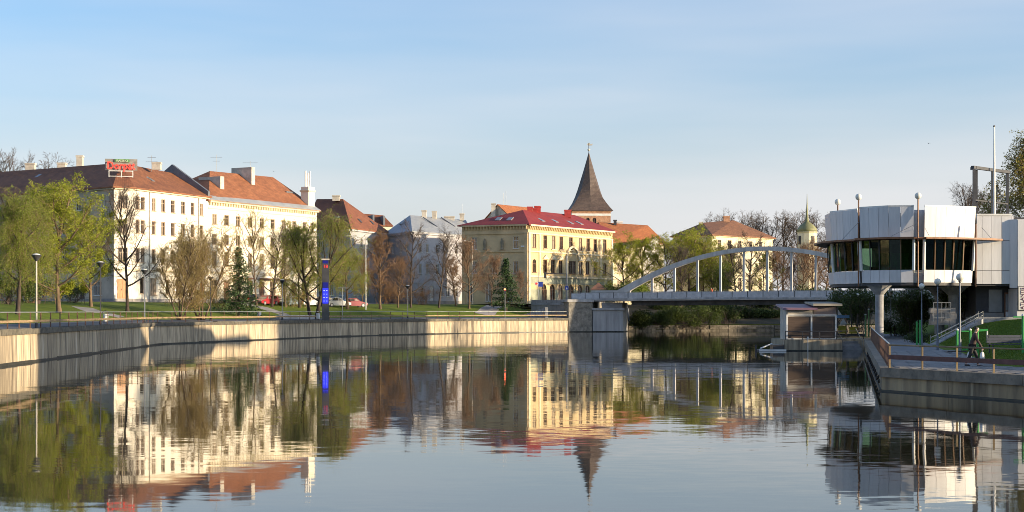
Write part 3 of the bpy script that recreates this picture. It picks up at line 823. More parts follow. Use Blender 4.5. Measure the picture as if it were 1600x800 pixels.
# grey metal skirt along the eave
sl = [(*ov[0], zB), (*ov[1], zB), tuple(Vector((*ov[1], zB)).lerp(Vector(rb), .13)), tuple(Vector((*ov[0], zB)).lerp(Vector(ra), .13))]
roof(hB, [[(p[0], p[1], p[2] + .03) for p in sl]], M_seamg, 'metal_skirt', .06)
def wallchim(u, o0, o1, z0, z1, name='chimney'):
    m = MB(); m.loft([[eB.pt(u, z0, o0), eB.pt(u + .9, z0, o0), eB.pt(u + .9, z0, o1), eB.pt(u, z0, o1)], [eB.pt(u, z1, o0), eB.pt(u + .9, z1, o0), eB.pt(u + .9, z1, o1), eB.pt(u, z1, o1)]])
    m.build(name, M_chim, rB, world=True)
wallchim(5.6, -2.2, -6.4, 20.5, 24.0); wallchim(15.6, -4.0, -8.0, 22.0, 26.3)
# white corner tower with flues
e_ = eB
box_on(hB, eB, eB.L - 1.9, eB.L - .2, -1.8, -.3, zB - .4, 23.8, M_whiteB, 'corner_turret')
box_on(hB, eB, eB.L - 2.05, eB.L - .05, -1.95, -.15, 23.0, 23.25, M_trim, 'turret_band')
for k in range(3): MB().cyl(eB.pt(eB.L - 1.7 + .6 * k, 23.8, -1), eB.pt(eB.L - 1.7 + .6 * k, 26.4 - .3 * (k % 2), -1), .16, n=7).build('flue', M_whitepaint, hB, world=True)
box_on(hB, eB, eB.L - 4.2, eB.L - 1.95, -6.5, -3.0, zB - .3, 23.0, M_zinc, 'roof_hatch')
antenna('roof_antenna', 'thin antenna with crossbar above the left end of the orange roof', P(338, 268, 236), 2.6, ((2.2, 1.8), (1.6, 1.1)))
antenna('roof_antenna', 'thin antenna beside the big chimney of the orange roof', P(391, 271, 246), 2.0, ((1.7, 2.4),))

# ------------------------------------------------------------------ C: brown roofed house in shade
kC = 1.11
C0 = XY(476, 282 * kC); C1 = XY(547, 275 * kC); C2 = XY(606, 291 * kC)
zC = Z(356.5, 275 * kC)
hC = thing('brown_roofed_house', 'pale house in shade with steep dark brown hipped roof behind the information pillar', 'house', (C1[0], C1[1], 4.75))
e1 = Edge(C0, C1); e2 = Edge(C1, C2)
def rowsby(D, *ys): return [(Z(b, D), Z(a, D)) for a, b in ys]
rw = rowsby(277 * kC, (372, 386), (402, 419), (437, 462))
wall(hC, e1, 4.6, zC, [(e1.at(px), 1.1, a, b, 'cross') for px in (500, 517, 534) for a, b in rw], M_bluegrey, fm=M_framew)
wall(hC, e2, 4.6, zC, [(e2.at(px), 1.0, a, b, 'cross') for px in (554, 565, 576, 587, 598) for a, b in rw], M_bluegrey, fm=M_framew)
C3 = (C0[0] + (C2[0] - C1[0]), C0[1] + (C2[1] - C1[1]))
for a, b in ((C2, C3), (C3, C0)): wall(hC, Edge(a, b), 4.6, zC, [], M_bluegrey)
for e in (e1, e2): box_on(hC, e, 0, e.L, .003, .4, zC - .5, zC - .15, M_greywall, 'cornice'); box_on(hC, e, 0, e.L, .003, .1, 8.9, 9.2, M_greywall, 'string_course')
ov = offset_poly([C0, C1, C2, C3], .5)
mid01 = (Vector(C0) + Vector(C1)) / 2; mid23 = (Vector(C2) + Vector(C3)) / 2
ra = (*(XY(495, 289 * kC)), Z(311, 289 * kC)); rb = (*(XY(536, 285 * kC)), Z(311, 285 * kC))
p = [(x, y, zC) for x, y in ov]
rpC = [[p[0], p[1], rb, ra], [p[1], p[2], rb], [p[2], p[3], ra, rb], [p[3], p[0], ra]]
rC = roof(hC, rpC, M_tileC)
chimney(rC, rb[0] - 1.4, rb[1], rb[2] - .4, rb[2] + .75, 1.5, .9)
on_slope(rpC[0], 522, 342, .8, 1.3, .12, 'skylight', M_glass, rC); on_slope(rpC[0], 527, 342, .4, 1.3, .14, 'skylight', M_whitepaint, rC)
on_slope(rpC[1], 562, 345, .8, 1.1, .1, 'skylight', M_darkmetal, rC); on_slope(rpC[1], 581, 348, .8, 1.1, .1, 'skylight', M_darkmetal, rC)
# D: small far roofs
dA = XY(572, 350); dB = XY(612, 352)
hD = thing('small_house', 'small far house with red brown roof and white gable behind the grey roof', 'house', (dA[0], dA[1], 4.8))
plD = rect_plan(dA, dB, 9); zD = Z(352, 350)
for i in range(4): wall(hD, Edge(plD[i], plD[(i + 1) % 4]), 4.7, zD, [], M_cream)
ov = offset_poly(plD, .3); eD = Edge(dA, dB)
roof(hD, hip_polys(ov, zD, eD.pt(.4, Z(334, 355), -4.5), eD.pt(eD.L - .8, Z(336, 355), -4.5)), M_tileC)
box_on(hD, eD, 1.5, 1.9, -4.6, .2, zD, Z(336, 351), M_zinc, 'fire_wall'); box_on(hD, eD, 4.0, 4.4, -4.6, .2, zD, Z(337, 351), M_zinc, 'fire_wall')

# ------------------------------------------------------------------ E: grey metal roof
kE = 1.085
E0 = XY(601, 299 * kE); E1 = XY(645, 286 * kE); E2 = XY(738, 302 * kE)
zE = Z(361.5, 286 * kE)
hE = thing('grey_roofed_house', 'pale grey house in shade with seamed grey metal roof behind bare trees', 'house', (E1[0], E1[1], 4.75))
e1 = Edge(E0, E1); e2 = Edge(E1, E2)
rw = rowsby(288 * kE, (381, 394), (412, 428)); rg = rowsby(288 * kE, (449, 463))
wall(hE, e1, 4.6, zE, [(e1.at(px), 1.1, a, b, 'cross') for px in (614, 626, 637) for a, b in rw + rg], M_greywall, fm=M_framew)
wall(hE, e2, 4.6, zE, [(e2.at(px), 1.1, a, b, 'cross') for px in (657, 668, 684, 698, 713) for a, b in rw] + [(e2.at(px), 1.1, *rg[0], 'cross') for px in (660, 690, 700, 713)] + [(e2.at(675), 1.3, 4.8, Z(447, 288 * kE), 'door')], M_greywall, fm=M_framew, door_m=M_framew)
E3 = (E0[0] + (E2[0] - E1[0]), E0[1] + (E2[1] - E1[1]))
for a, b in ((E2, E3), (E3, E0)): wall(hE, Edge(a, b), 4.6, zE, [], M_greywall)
for e in (e1, e2):
    box_on(hE, e, 0, e.L, .003, .4, zE - .5, zE - .15, M_greywall, 'cornice'); box_on(hE, e, 0, e.L, .003, .1, 9.1, 9.4, M_greywall, 'string_course'); box_on(hE, e, 0, e.L, .003, .08, 4.6, 5.6, M_plinth, 'plinth')
ov = offset_poly([E0, E1, E2, E3], .5); p = [(x, y, zE) for x, y in ov]
ra = (*XY(641, 296.5 * kE), Z(336, 296.5 * kE)); rb = (*XY(728, 310 * kE), Z(344, 310 * kE))
rpE = [[p[1], p[2], rb, ra], [p[2], p[3], rb], [p[3], p[0], ra, rb], [p[0], p[1], ra]]
rE = roof(hE, rpE, M_seamg)
for px, py in ((663, 329), (679, 330), (722, 334)):
    t = (px - 641) / 87; D = (296.5 + 13 * t) * kE; chimney(rE, X(px, D), D - .8, Z(345, D), Z(py, D), .95, .95)
chimney(rE, X(702, 306 * kE), 306 * kE, Z(345, 306 * kE), Z(338, 306 * kE), 2.2, .9)
on_slope(rpE[3], 629, 349, 1.2, 1.0, .3, 'dormer', M_metal, rE)
on_slope(rpE[0], 672, 347, .25, 4.2, .12, 'snow_guard', M_zinc, rE); on_slope(rpE[0], 700, 347, .25, 4.2, .12, 'snow_guard', M_zinc, rE)
antenna('roof_antenna', 'hair thin aerial above the grey metal roof', P(722, 334, 308 * kE), 2.2)

# ------------------------------------------------------------------ F: yellow house with red roof
F0 = XY(722, 287); F1 = XY(825, 282); F2 = XY(957, 308)
zF = Z(350, 282)
hF = thing('yellow_house', 'ornate yellow three storey house with red metal roof and arched ground floor', 'house', (F1[0], F1[1], 4.8))
e1 = Edge(F0, F1); e2 = Edge(F1, F2)
rt = rowsby(284, (370, 389)); rm = rowsby(284, (408, 427))
ops = [(e1.at(px), 1.05, a, b, 'cross') for px in (741, 806) for a, b in rt + rm] + [(e1.at(px), 1.2, 5.2, 8.6, 'arch') for px in (735, 763, 795)] + [(e1.at(773), 1.0, a, b, 'cross') for a, b in rm]
wall(hF, e1, 4.6, zF, ops, M_yellow_shade, fm=M_framew)
rt = rowsby(295, (371, 391)); rm = rowsby(295, (408, 428)); rg = rowsby(295, (445, 466))
ops = [(e2.at(px), 1.3, *rt[0], 'cross') for px in (852, 865, 877, 892, 907, 919, 930)] + [(e2.at(px), 1.3, rt[0][0], rt[0][1] + .4, 'arch') for px in (835, 945)]
ops += [(e2.at(px), 1.35, *rm[0], 'cross') for px in (852, 864, 876, 891.5, 897, 907, 918, 930)] + [(e2.at(px), 1.3, *rm[0], 'arch') for px in (835, 945)]
ops += [(e2.at(px), 1.75, rg[0][0] - .6, rg[0][1], 'arch') for px in (850, 863, 875, 892, 906, 918, 931)]
zs_ = Z(435, 295)
wall(hF, e2, 4.6, zF, ops, M_yellow, fm=M_frameb)
F3 = (F0[0] + (F2[0] - F1[0]), F0[1] + (F2[1] - F1[1]))
for a, b in ((F2, F3), (F3, F0)): wall(hF, Edge(a, b), 4.6, zF, [], M_yellow_shade)
for e, tm in ((e1, M_yellow_shade), (e2, M_trim)):
    box_on(hF, e, 0, e.L, .003, .65, zF - .32, zF - .05, tm, 'cornice')
    box_on(hF, e, 0, e.L, .003, .18, zF - 1.75, zF - 1.5, tm, 'string_course')
    box_on(hF, e, 0, e.L, .003, .22, Z(396, 290), Z(394, 290), tm, 'string_course')
    box_on(hF, e, 0, e.L, .003, .25, Z(434, 290), Z(431.5, 290), tm, 'string_course')
    dm = MB()
    for k in range(int(e.L / .6)):
        u = .2 + k * .6
        dm.loft([[e.pt(u, zF - .95, .003), e.pt(u, zF - .95, .2), e.pt(u + .26, zF - .95, .2), e.pt(u + .26, zF - .95, .003)], [e.pt(u, zF - .34, .003), e.pt(u, zF - .34, .4), e.pt(u + .26, zF - .34, .4), e.pt(u + .26, zF - .34, .003)]])
    tag(dm.build('bracket_course', M_yellow_shade if e is e1 else M_yellow, hF, world=True), kind='stuff')
    for u in (.35, e.L - .35): box_on(hF, e, u - .3, u + .3, .003, .16, 4.6, zF - 1.76, tm, 'pilaster')
for px in (843, 938): box_on(hF, e2, e2.at(px) - .25, e2.at(px) + .25, .003, .16, Z(431, 290), zF - 1.76, M_trim, 'pilaster')
# ground floor facing in green grey render between the arches
us = [0.7] + [e2.at(px) for px in (850, 863, 875, 892, 906, 918, 931)] + [e2.L - .7]
for i, (a, b) in enumerate(zip(us, us[1:])):
    a2 = a + (.9 if i else 0); b2 = b - (.9 if i < len(us) - 2 else 0)
    box_on(hF, e2, a2, b2, .003, .06, 4.6, Z(446, 295) - .9, M_base, 'ground_floor_panel')
box_on(hF, e2, .7, e2.L - .7, .003, .06, Z(444.5, 295), Z(434.2, 290), M_base, 'ground_floor_panel')
for px in (852, 864, 876, 907, 918, 930):
    u = e2.at(px)
    MB().add([e2.pt(u - 1.0, Z(407, 295), .02), e2.pt(u + 1.0, Z(407, 295), .02), e2.pt(u, Z(400.5, 295), .02), e2.pt(u - 1.0, Z(407, 295), .25), e2.pt(u + 1.0, Z(407, 295), .25), e2.pt(u, Z(400.5, 295), .25)], [(3, 4, 5), (0, 2, 1), (0, 1, 4, 3), (1, 2, 5, 4), (2, 0, 3, 5)]).build('pediment', M_trim, hF, world=True)
for px in (852, 865, 877, 892, 907, 919, 930):
    box_on(hF, e2, e2.at(px) - .9, e2.at(px) + .9, .003, .22, Z(369.5, 295), Z(368, 295), M_trim, 'hood_mould'); box_on(hF, e2, e2.at(px) - .85, e2.at(px) + .85, .003, .2, Z(392.5, 295), Z(391.3, 295), M_trim, 'sill')
# big round niche arch over the middle windows
m = MB(); u = e2.at(894); rr = 2.0; zc = Z(404, 295)
ar = [[e2.pt(u + (rr + s) * math.cos(t), zc + (rr + s) * math.sin(t), o) for s, o in ((0, .02), (0, .3), (.4, .3), (.4, .02))] for t in [math.pi * i / 12 for i in range(13)]]
m.loft(ar); m.build('niche_arch', M_trim, hF, world=True)
for px in (758, 785):
    u = e1.at(px); m = MB()
    m.loft([[e1.pt(u + .32 * math.cos(a) * s, z, .03 + .22 * math.sin(a) * s + .1) for a in [math.pi * 2 * i / 8 for i in range(8)]] for z, s in ((Z(390, 284), 1.2), (Z(389, 284), 1.2), (Z(387, 284), .8), (Z(379, 284), 1.1), (Z(376, 284), 1.0), (Z(375, 284), .4), (Z(373, 284), .55), (Z(372, 284), .1))])
    m.build('wall_statue', mat('statue_stone', (.26, .22, .15), .8, .2), hF, world=True)
    box_on(hF, e1, u - .7, u + .7, .003, .12, Z(391.5, 284), Z(390.2, 284), M_yellow_shade, 'sill')
box_on(hF, e1, e1.at(818) - .5, e1.at(818) + .6, .06, .12, Z(386, 283), Z(384, 283), M_whitepaint, 'street_name_plate')
ov = offset_poly([F0, F1, F2, F3], .6); p = [(x, y, zF) for x, y in ov]
ra = (*XY(817, 289.5), Z(328, 289.5)); rb = (*XY(898, 309), Z(336, 309))
rpF = [[p[1], p[2], rb, ra], [p[2], p[3], rb], [p[3], p[0], ra, rb], [p[0], p[1], ra]]
rF = roof(hF, rpF, M_seamr)
M_redch = mat('red_sheet_metal', (.42, .05, .04), .5, .15)
for px, py, w_, b_ in ((828, 323, 1.0, 336), (836, 325, .8, 337), (839.5, 322, 1.1, 336), (842, 323, .7, 335), (887, 328, 1.3, 340), (830, 335, .7, 341), (897, 341, .7, 346), (866, 338, .6, 344), (803, 333, .9, 338)):
    D = 291.5 + max(0, (px - 825)) * .2; chimney(rF, X(px, D), D, Z(b_, D), Z(py, D), w_, w_, M_redch)
for px, py, k in ((779, 342.5, 3), (797, 342.5, 3), (845, 344, 0), (866, 345.5, 0), (890, 348, 0), (905, 349, 0)): on_slope(rpF[k], px, py, 1.0, 1.5, .14, 'skylight', mat('skylight_glass', (.26, .26, .27), .2, .1), rF)
# G: gable behind the red roof
g0 = XY(756, 336); g1 = XY(803, 330)
hG = thing('gabled_house', 'beige gable with orange roof and chimney peeking over the red roof', 'house', (g0[0], g0[1], 4.8))
eG = Edge(g0, g1); zG = Z(345, 333); pk = eG.pt(eG.L * .45, Z(319, 333)); 
MB().add([eG.pt(0, 4.7), eG.pt(eG.L, 4.7), eG.pt(eG.L, zG), pk, eG.pt(0, zG)], [(0, 1, 2, 3, 4)]).build('gable_wall', M_chim, hG, world=True)
off = (9.0, 9.0)
sh = lambda q, dz=0: (q[0] + 7.5, q[1] + 11, q[2] + dz)
roof(hG, [[eG.pt(eG.L + .3, zG, .3), sh(eG.pt(eG.L + .3, zG)), sh(pk), (pk[0], pk[1] - .3, pk[2])]], M_tileO)
roof(hG, [[(pk[0], pk[1] - .3, pk[2]), sh(pk), sh(eG.pt(-.3, zG)), eG.pt(-.3, zG, .3)]], M_tileO)
chimney(hG, X(771, 333), 333, Z(345, 333), Z(318, 333), .9, .9)
antenna('roof_antenna', 'thin mast standing left above the beige gable', P(787, 325, 336), 3.3); antenna('roof_antenna', 'slightly taller thin mast beside the beige gable', P(790.5, 325, 336), 3.7)

# ------------------------------------------------------------------ H: church tower
tD = 420.0; tx = X(920, tD)
hH = thing('church_tower', 'brick church tower with tall dark pointed spire rising over the red roof', 'tower', (tx, tD, 4.8))
ang = R(45 + 4)
hw = 5.3
cs = [(tx + hw * math.sqrt(2) * math.cos(ang + k * math.pi / 2 - math.pi), tD + hw * math.sqrt(2) * math.sin(ang + k * math.pi / 2 - math.pi)) for k in range(4)]
# corners in CCW order starting lower-left as seen from above
zt = Z(329, tD - 6)
for k in range(4):
    e = Edge(cs[k], cs[(k + 1) % 4])
    ops = [(e.L / 2 + s, 1.0, zt - 4.8, zt - 1.9, 'arch') for s in (-.9, .9)]
    wall(hH, e, 4.7, zt, ops, M_brick, fm=M_frameb, gm_=M_dark)
    box_on(hH, e, 0, e.L, .003, .1, zt - 1.35, zt - .75, M_whitepaint, 'white_band')
    box_on(hH, e, 0, e.L, .003, .22, zt - .3, zt - .02, M_brick, 'cornice')
m = MB(); m.uv = []
def ring(z, half, roundness):
    o = []
    for k in range(8):
        a = ang + math.pi + k * math.pi / 4
        rs = half * (math.sqrt(2) if k % 2 == 0 else 1.0); ro = half * 1.06
        r_ = rs * (1 - roundness) + ro * roundness
        o.append((tx + r_ * math.cos(a), tD + r_ * math.sin(a), z))
    return o
tipz = Z(238, tD); H_ = tipz - zt
prof = [(0, 5.95, 0), (.06, 5.3, .1), (.14, 4.55, .25), (.24, 3.75, .5), (.36, 3.0, .8), (.5, 2.3, 1), (.7, 1.35, 1), (.88, .55, 1), (1, .06, 1)]
rings = [ring(zt + H_ * a, b, c) for a, b, c in prof]
for k in range(len(rings) - 1):
    for i in range(8):
        j = (i + 1) % 8
        m.quad(rings[k][i], rings[k][j], rings[k + 1][j], rings[k + 1][i])
        h0 = prof[k][0] * H_; h1 = prof[k + 1][0] * H_; w0 = prof[k][1] / 2; w1 = prof[k + 1][1] / 2
        m.uv.append([(-w0, h0), (w0, h0), (w1, h1), (-w1, h1)])
m.add(rings[0][::-1], [tuple(range(8))]); m.uv.append([(0, 0)] * 8)
sp = m.build('spire', M_slate, hH, world=True)
MB().cyl((tx, tD, tipz - .3), (tx, tD, tipz + 2.6), .09, n=6).build('finial_rod', M_darkmetal, hH, world=True)
mm = MB(); mm.lathe([(.02, -.35), (.3, -.2), (.38, 0), (.3, .2), (.02, .35)], n=10); mm.build('finial_ball', M_chim, hH, (tx, tD, tipz + .7), 0, True)
mm = MB(); mm.add([(-.1, -.05, 0), (.9, -.05, .1), (1.1, -.05, .6), (.5, -.05, .35), (.2, -.05, .8), (-.2, -.05, .7), (-.5, -.05, .3)] + [(-.1, .05, 0), (.9, .05, .1), (1.1, .05, .6), (.5, .05, .35), (.2, .05, .8), (-.2, .05, .7), (-.5, .05, .3)], [tuple(range(7)), tuple(range(13, 6, -1))] + [(i, i + 7, (i + 1) % 7 + 7, (i + 1) % 7) for i in range(7)])
mm.build('weather_vane', M_chim, hH, (tx, tD, tipz + 1.8), 0, True)

# ------------------------------------------------------------------ I, J, K: right of the yellow house
def hiphouse(name, label, A, B, depth, z0, zpy, D, ridge, m_w, m_r, ops=(), fm=None):
    h = thing(name, label, 'house', (A[0], A[1], z0)); e = Edge(A, B); ze = Z(zpy, D); pl = rect_plan(A, B, depth)
    wall(h, e, z0 - .1, ze, [(e.at(px), w, Z(b, D), Z(a, D), 'cross') for px, w, a, b in ops], m_w, fm=fm)
    for i in (1, 2, 3): wall(h, Edge(pl[i], pl[(i + 1) % 4]), z0 - .1, ze, [], m_w)
    box_on(h, e, 0, e.L, .003, .35, ze - .4, ze - .1, M_trim, 'cornice')
    ov = offset_poly(pl, .5)
    rp = hip_polys(ov, ze, *ridge); r = roof(h, rp, m_r)
    return h, e, rp, r
A = XY(948, 322); B = XY(1037, 330)
hI, eI, rpI, rI = hiphouse('orange_roofed_house', 'cream house with bright orange roof between the yellow house and the bridge trees', A, B, 16, 4.8, 379, 325,
                           ((*XY(935, 331), Z(347, 331)), (*XY(1012, 334), Z(352, 334))), M_cream, M_tileO, [(px, 1.2, a, b) for px in (968, 982, 996, 1010, 1024) for a, b in ((388, 400), (412, 426), (438, 454))])
chimney(rI, *XY(968, 333), Z(352, 333), Z(346, 333), 1.2, .9, M_whitepaint); chimney(rI, *XY(961, 331), Z(352, 331), Z(343.5, 331), .6, .6, M_darkmetal)
ga = XY(1006, 318); gb = XY(1030, 319)
hg = thing('white_gable', 'small white gabled house in front of the orange roof', 'house', (ga[0], ga[1], 4.8)); eg = Edge(ga, gb); pk = eg.pt(eg.L * .75, Z(369, 318))
MB().add([eg.pt(0, 4.7), eg.pt(eg.L, 4.7), eg.pt(eg.L, Z(374, 318)), pk, eg.pt(0, Z(384, 318))], [(0, 1, 2, 3, 4)]).build('gable_wall', M_white, hg, world=True)
roof(hg, [[eg.pt(-.2, Z(384.5, 318), .2), pk, (pk[0], pk[1] + 8, pk[2]), eg.pt(-.2, Z(384.5, 318), -8)][::-1]], M_tileA); roof(hg, [[pk, eg.pt(eg.L + .2, Z(374, 318), .2), eg.pt(eg.L + .2, Z(374, 318), -8), (pk[0], pk[1] + 8, pk[2])]], M_tileA)
A = XY(1046, 352); B = XY(1206, 338)
A = XY(1052, 338); B = XY(1112, 330); C_ = XY(1207, 345)
hJ = thing('brown_hipped_house', 'cream house with weathered brown hipped roof behind the bridge arch', 'house', (B[0], B[1], 4.8))
zJ = Z(367, 331); e1 = Edge(A, B); e2 = Edge(B, C_)
D_ = (A[0] + C_[0] - B[0], A[1] + C_[1] - B[1])
wall(hJ, e1, 4.7, zJ, [(e1.at(px), 1.2, Z(b, 334), Z(a, 334), 'cross') for px in (1062, 1078, 1095) for a, b in ((376, 390), (404, 420), (434, 452))], M_cream)
wall(hJ, e2, 4.7, zJ, [(e2.at(px), 1.2, Z(b, 336), Z(a, 336), 'cross') for px in (1124, 1140, 1156, 1172, 1188) for a, b in ((376, 390), (404, 420), (434, 452))], M_cream)
for a, b in ((C_, D_), (D_, A)): wall(hJ, Edge(a, b), 4.7, zJ, [], M_cream)
for e in (e1, e2): box_on(hJ, e, 0, e.L, .003, .35, zJ - .4, zJ - .1, M_trim, 'cornice')
ov = offset_poly([A, B, C_, D_], .6); p = [(x, y, zJ) for x, y in ov]
ra = (*XY(1098, 342), Z(348, 342)); rb = (*XY(1146, 348), Z(344, 348))
rpJ = [[p[1], p[2], rb, ra], [p[2], p[3], rb], [p[3], p[0], ra, rb], [p[0], p[1], ra]]
rJ = roof(hJ, rpJ, M_tileJ)
chimney(rJ, *XY(1135, 346), Z(347, 346), Z(337.5, 346), 1.4, 1.0, M_brick); chimney(rJ, *XY(1095, 341.5), Z(351, 341), Z(346.5, 341), .7, .7, M_chim)
# K: far turret with needle spire
kD = 355; kx = X(1261, kD)
hK = thing('domed_turret', 'far cream turret with green dome and needle spire behind bare trees', 'tower', (kx, kD, 4.8))
MB().lathe([(2.2, 4.7), (2.2, Z(364, kD)), (2.4, Z(363.5, kD)), (2.4, Z(362.5, kD))], (kx, kD), 12).build('drum', M_cream, hK, world=True)
m = MB(); m.smooth = True; m.lathe([(2.4, Z(362.4, kD)), (2.2, Z(357, kD)), (1.6, Z(352, kD)), (.9, Z(348.5, kD)), (.45, Z(346, kD)), (.3, Z(338, kD)), (.12, Z(318, kD)), (.04, Z(303, kD))], (kx, kD), 12)
m.build('dome', mat('copper_green', (.22, .22, .10), .6, .15), hK, world=True)
for k in range(4):
    a = k * math.pi / 2 + .5
    MB().box(-.35, .35, -2.26, -2.1, Z(382, kD), Z(369, kD)).build('window', M_dark, hK, (kx, kD, 0), a, True)

# ------------------------------------------------------------------ trees
def np_mesh(name, V, Q, mat_, smooth=False):
    me = bpy.data.meshes.new(name)
    V = np.asarray(V, np.float32).reshape(-1, 3); Q = np.asarray(Q, np.int32).reshape(-1, 4)
    me.vertices.add(len(V)); me.vertices.foreach_set('co', V.ravel())
    me.loops.add(Q.size); me.loops.foreach_set('vertex_index', Q.ravel())
    me.polygons.add(len(Q)); me.polygons.foreach_set('loop_start', np.arange(0, Q.size, 4, dtype=np.int32)); me.polygons.foreach_set('loop_total', np.full(len(Q), 4, np.int32))
    if smooth: me.polygons.foreach_set('use_smooth', np.ones(len(Q), bool))
    me.update(calc_edges=True); me.materials.append(mat_)
    return me

def nrm(a): return a / np.maximum(np.linalg.norm(a, axis=-1, keepdims=True), 1e-9)

def grow(g, P0, D0, Ln, n, up, wob):
    """vectorised branches: N starts -> pts (N,n+1,3), dirs"""
    pts = [P0]; dirs = [D0]; p = P0.copy(); d = D0.copy()
    st = (Ln / n)[:, None]
    for k in range(n):
        d = nrm(d + g.normal(0, wob, d.shape) + np.array([0, 0, up]))
        p = p + d * st
        pts.append(p); dirs.append(d)
    return np.stack(pts, 1), np.stack(dirs, 1)

def spawn(g, pts, dirs, Ln, m, f0, f1, a0, a1, l0, l1, shrink=0.4):
    N, K = pts.shape[:2]
    f = f0 + (f1 - f0) * ((np.arange(m)[None, :] + g.random((N, m))) / m)
    x = f * (K - 1); i = np.minimum(x.astype(int), K - 2); fr = (x - i)[..., None]
    r = np.arange(N)[:, None]
    p = pts[r, i] * (1 - fr) + pts[r, i + 1] * fr
    d = nrm(dirs[r, i + 1])
    rnd = g.normal(0, 1, d.shape); per = nrm(rnd - d * (rnd * d).sum(-1, keepdims=True))
    a = np.radians(g.uniform(a0, a1, (N, m)))[..., None]
    nd = d * np.cos(a) + per * np.sin(a)
    ln = Ln[:, None] * g.uniform(l0, l1, (N, m)) * (1 - shrink * f)
    return p.reshape(-1, 3), nd.reshape(-1, 3), ln.ravel()

def tubes(pts, r0, r1, sides):
    """pts (N,K,3), r0,r1 (N,) -> V,Q"""
    N, K = pts.shape[:2]
    t = nrm(np.gradient(pts, axis=1)); ref = np.where(np.abs(t[..., 2:3]) > .9, np.array([1., 0, 0]), np.array([0, 0, 1.]))
    a = nrm(np.cross(t, ref)); b = np.cross(t, a)
    rad = (r0[:, None] + (r1 - r0)[:, None] * np.linspace(0, 1, K)[None, :])[..., None, None]
    an = np.arange(sides) * 2 * np.pi / sides
    ring = a[:, :, None, :] * np.cos(an)[None, None, :, None] + b[:, :, None, :] * np.sin(an)[None, None, :, None]
    V = (pts[:, :, None, :] + ring * rad).reshape(-1, 3)
    n, k, s = np.meshgrid(np.arange(N), np.arange(K - 1), np.arange(sides), indexing='ij')
    idx = lambda k_, s_: (n * K + k_) * sides + s_ % sides
    Q = np.stack([idx(k, s), idx(k, s + 1), idx(k + 1, s + 1), idx(k + 1, s)], -1).reshape(-1, 4)
    return V, Q

def leaves(g, p, size, asp=0.6, down=0.0):
    N = len(p)
    u = g.normal(0, 1, (N, 3)); u[:, 2] -= down; u = nrm(u); w = g.normal(0, 1, (N, 3)); v = nrm(np.cross(u, w))
    s = (size * g.uniform(.6, 1.35, N))[:, None]
    u = u * s; v = v * s * asp
    V = np.stack([p, p + u * .5 + v * .5, p + u, p + u * .5 - v * .5], 1).reshape(-1, 3)
    return V, np.arange(4 * N).reshape(-1, 4)

def cat(parts):
    Vs = []; Qs = []; o = 0
    for V, Q in parts:
        Vs.append(V); Qs.append(Q + o); o += len(V)
    return np.concatenate(Vs), np.concatenate(Qs)

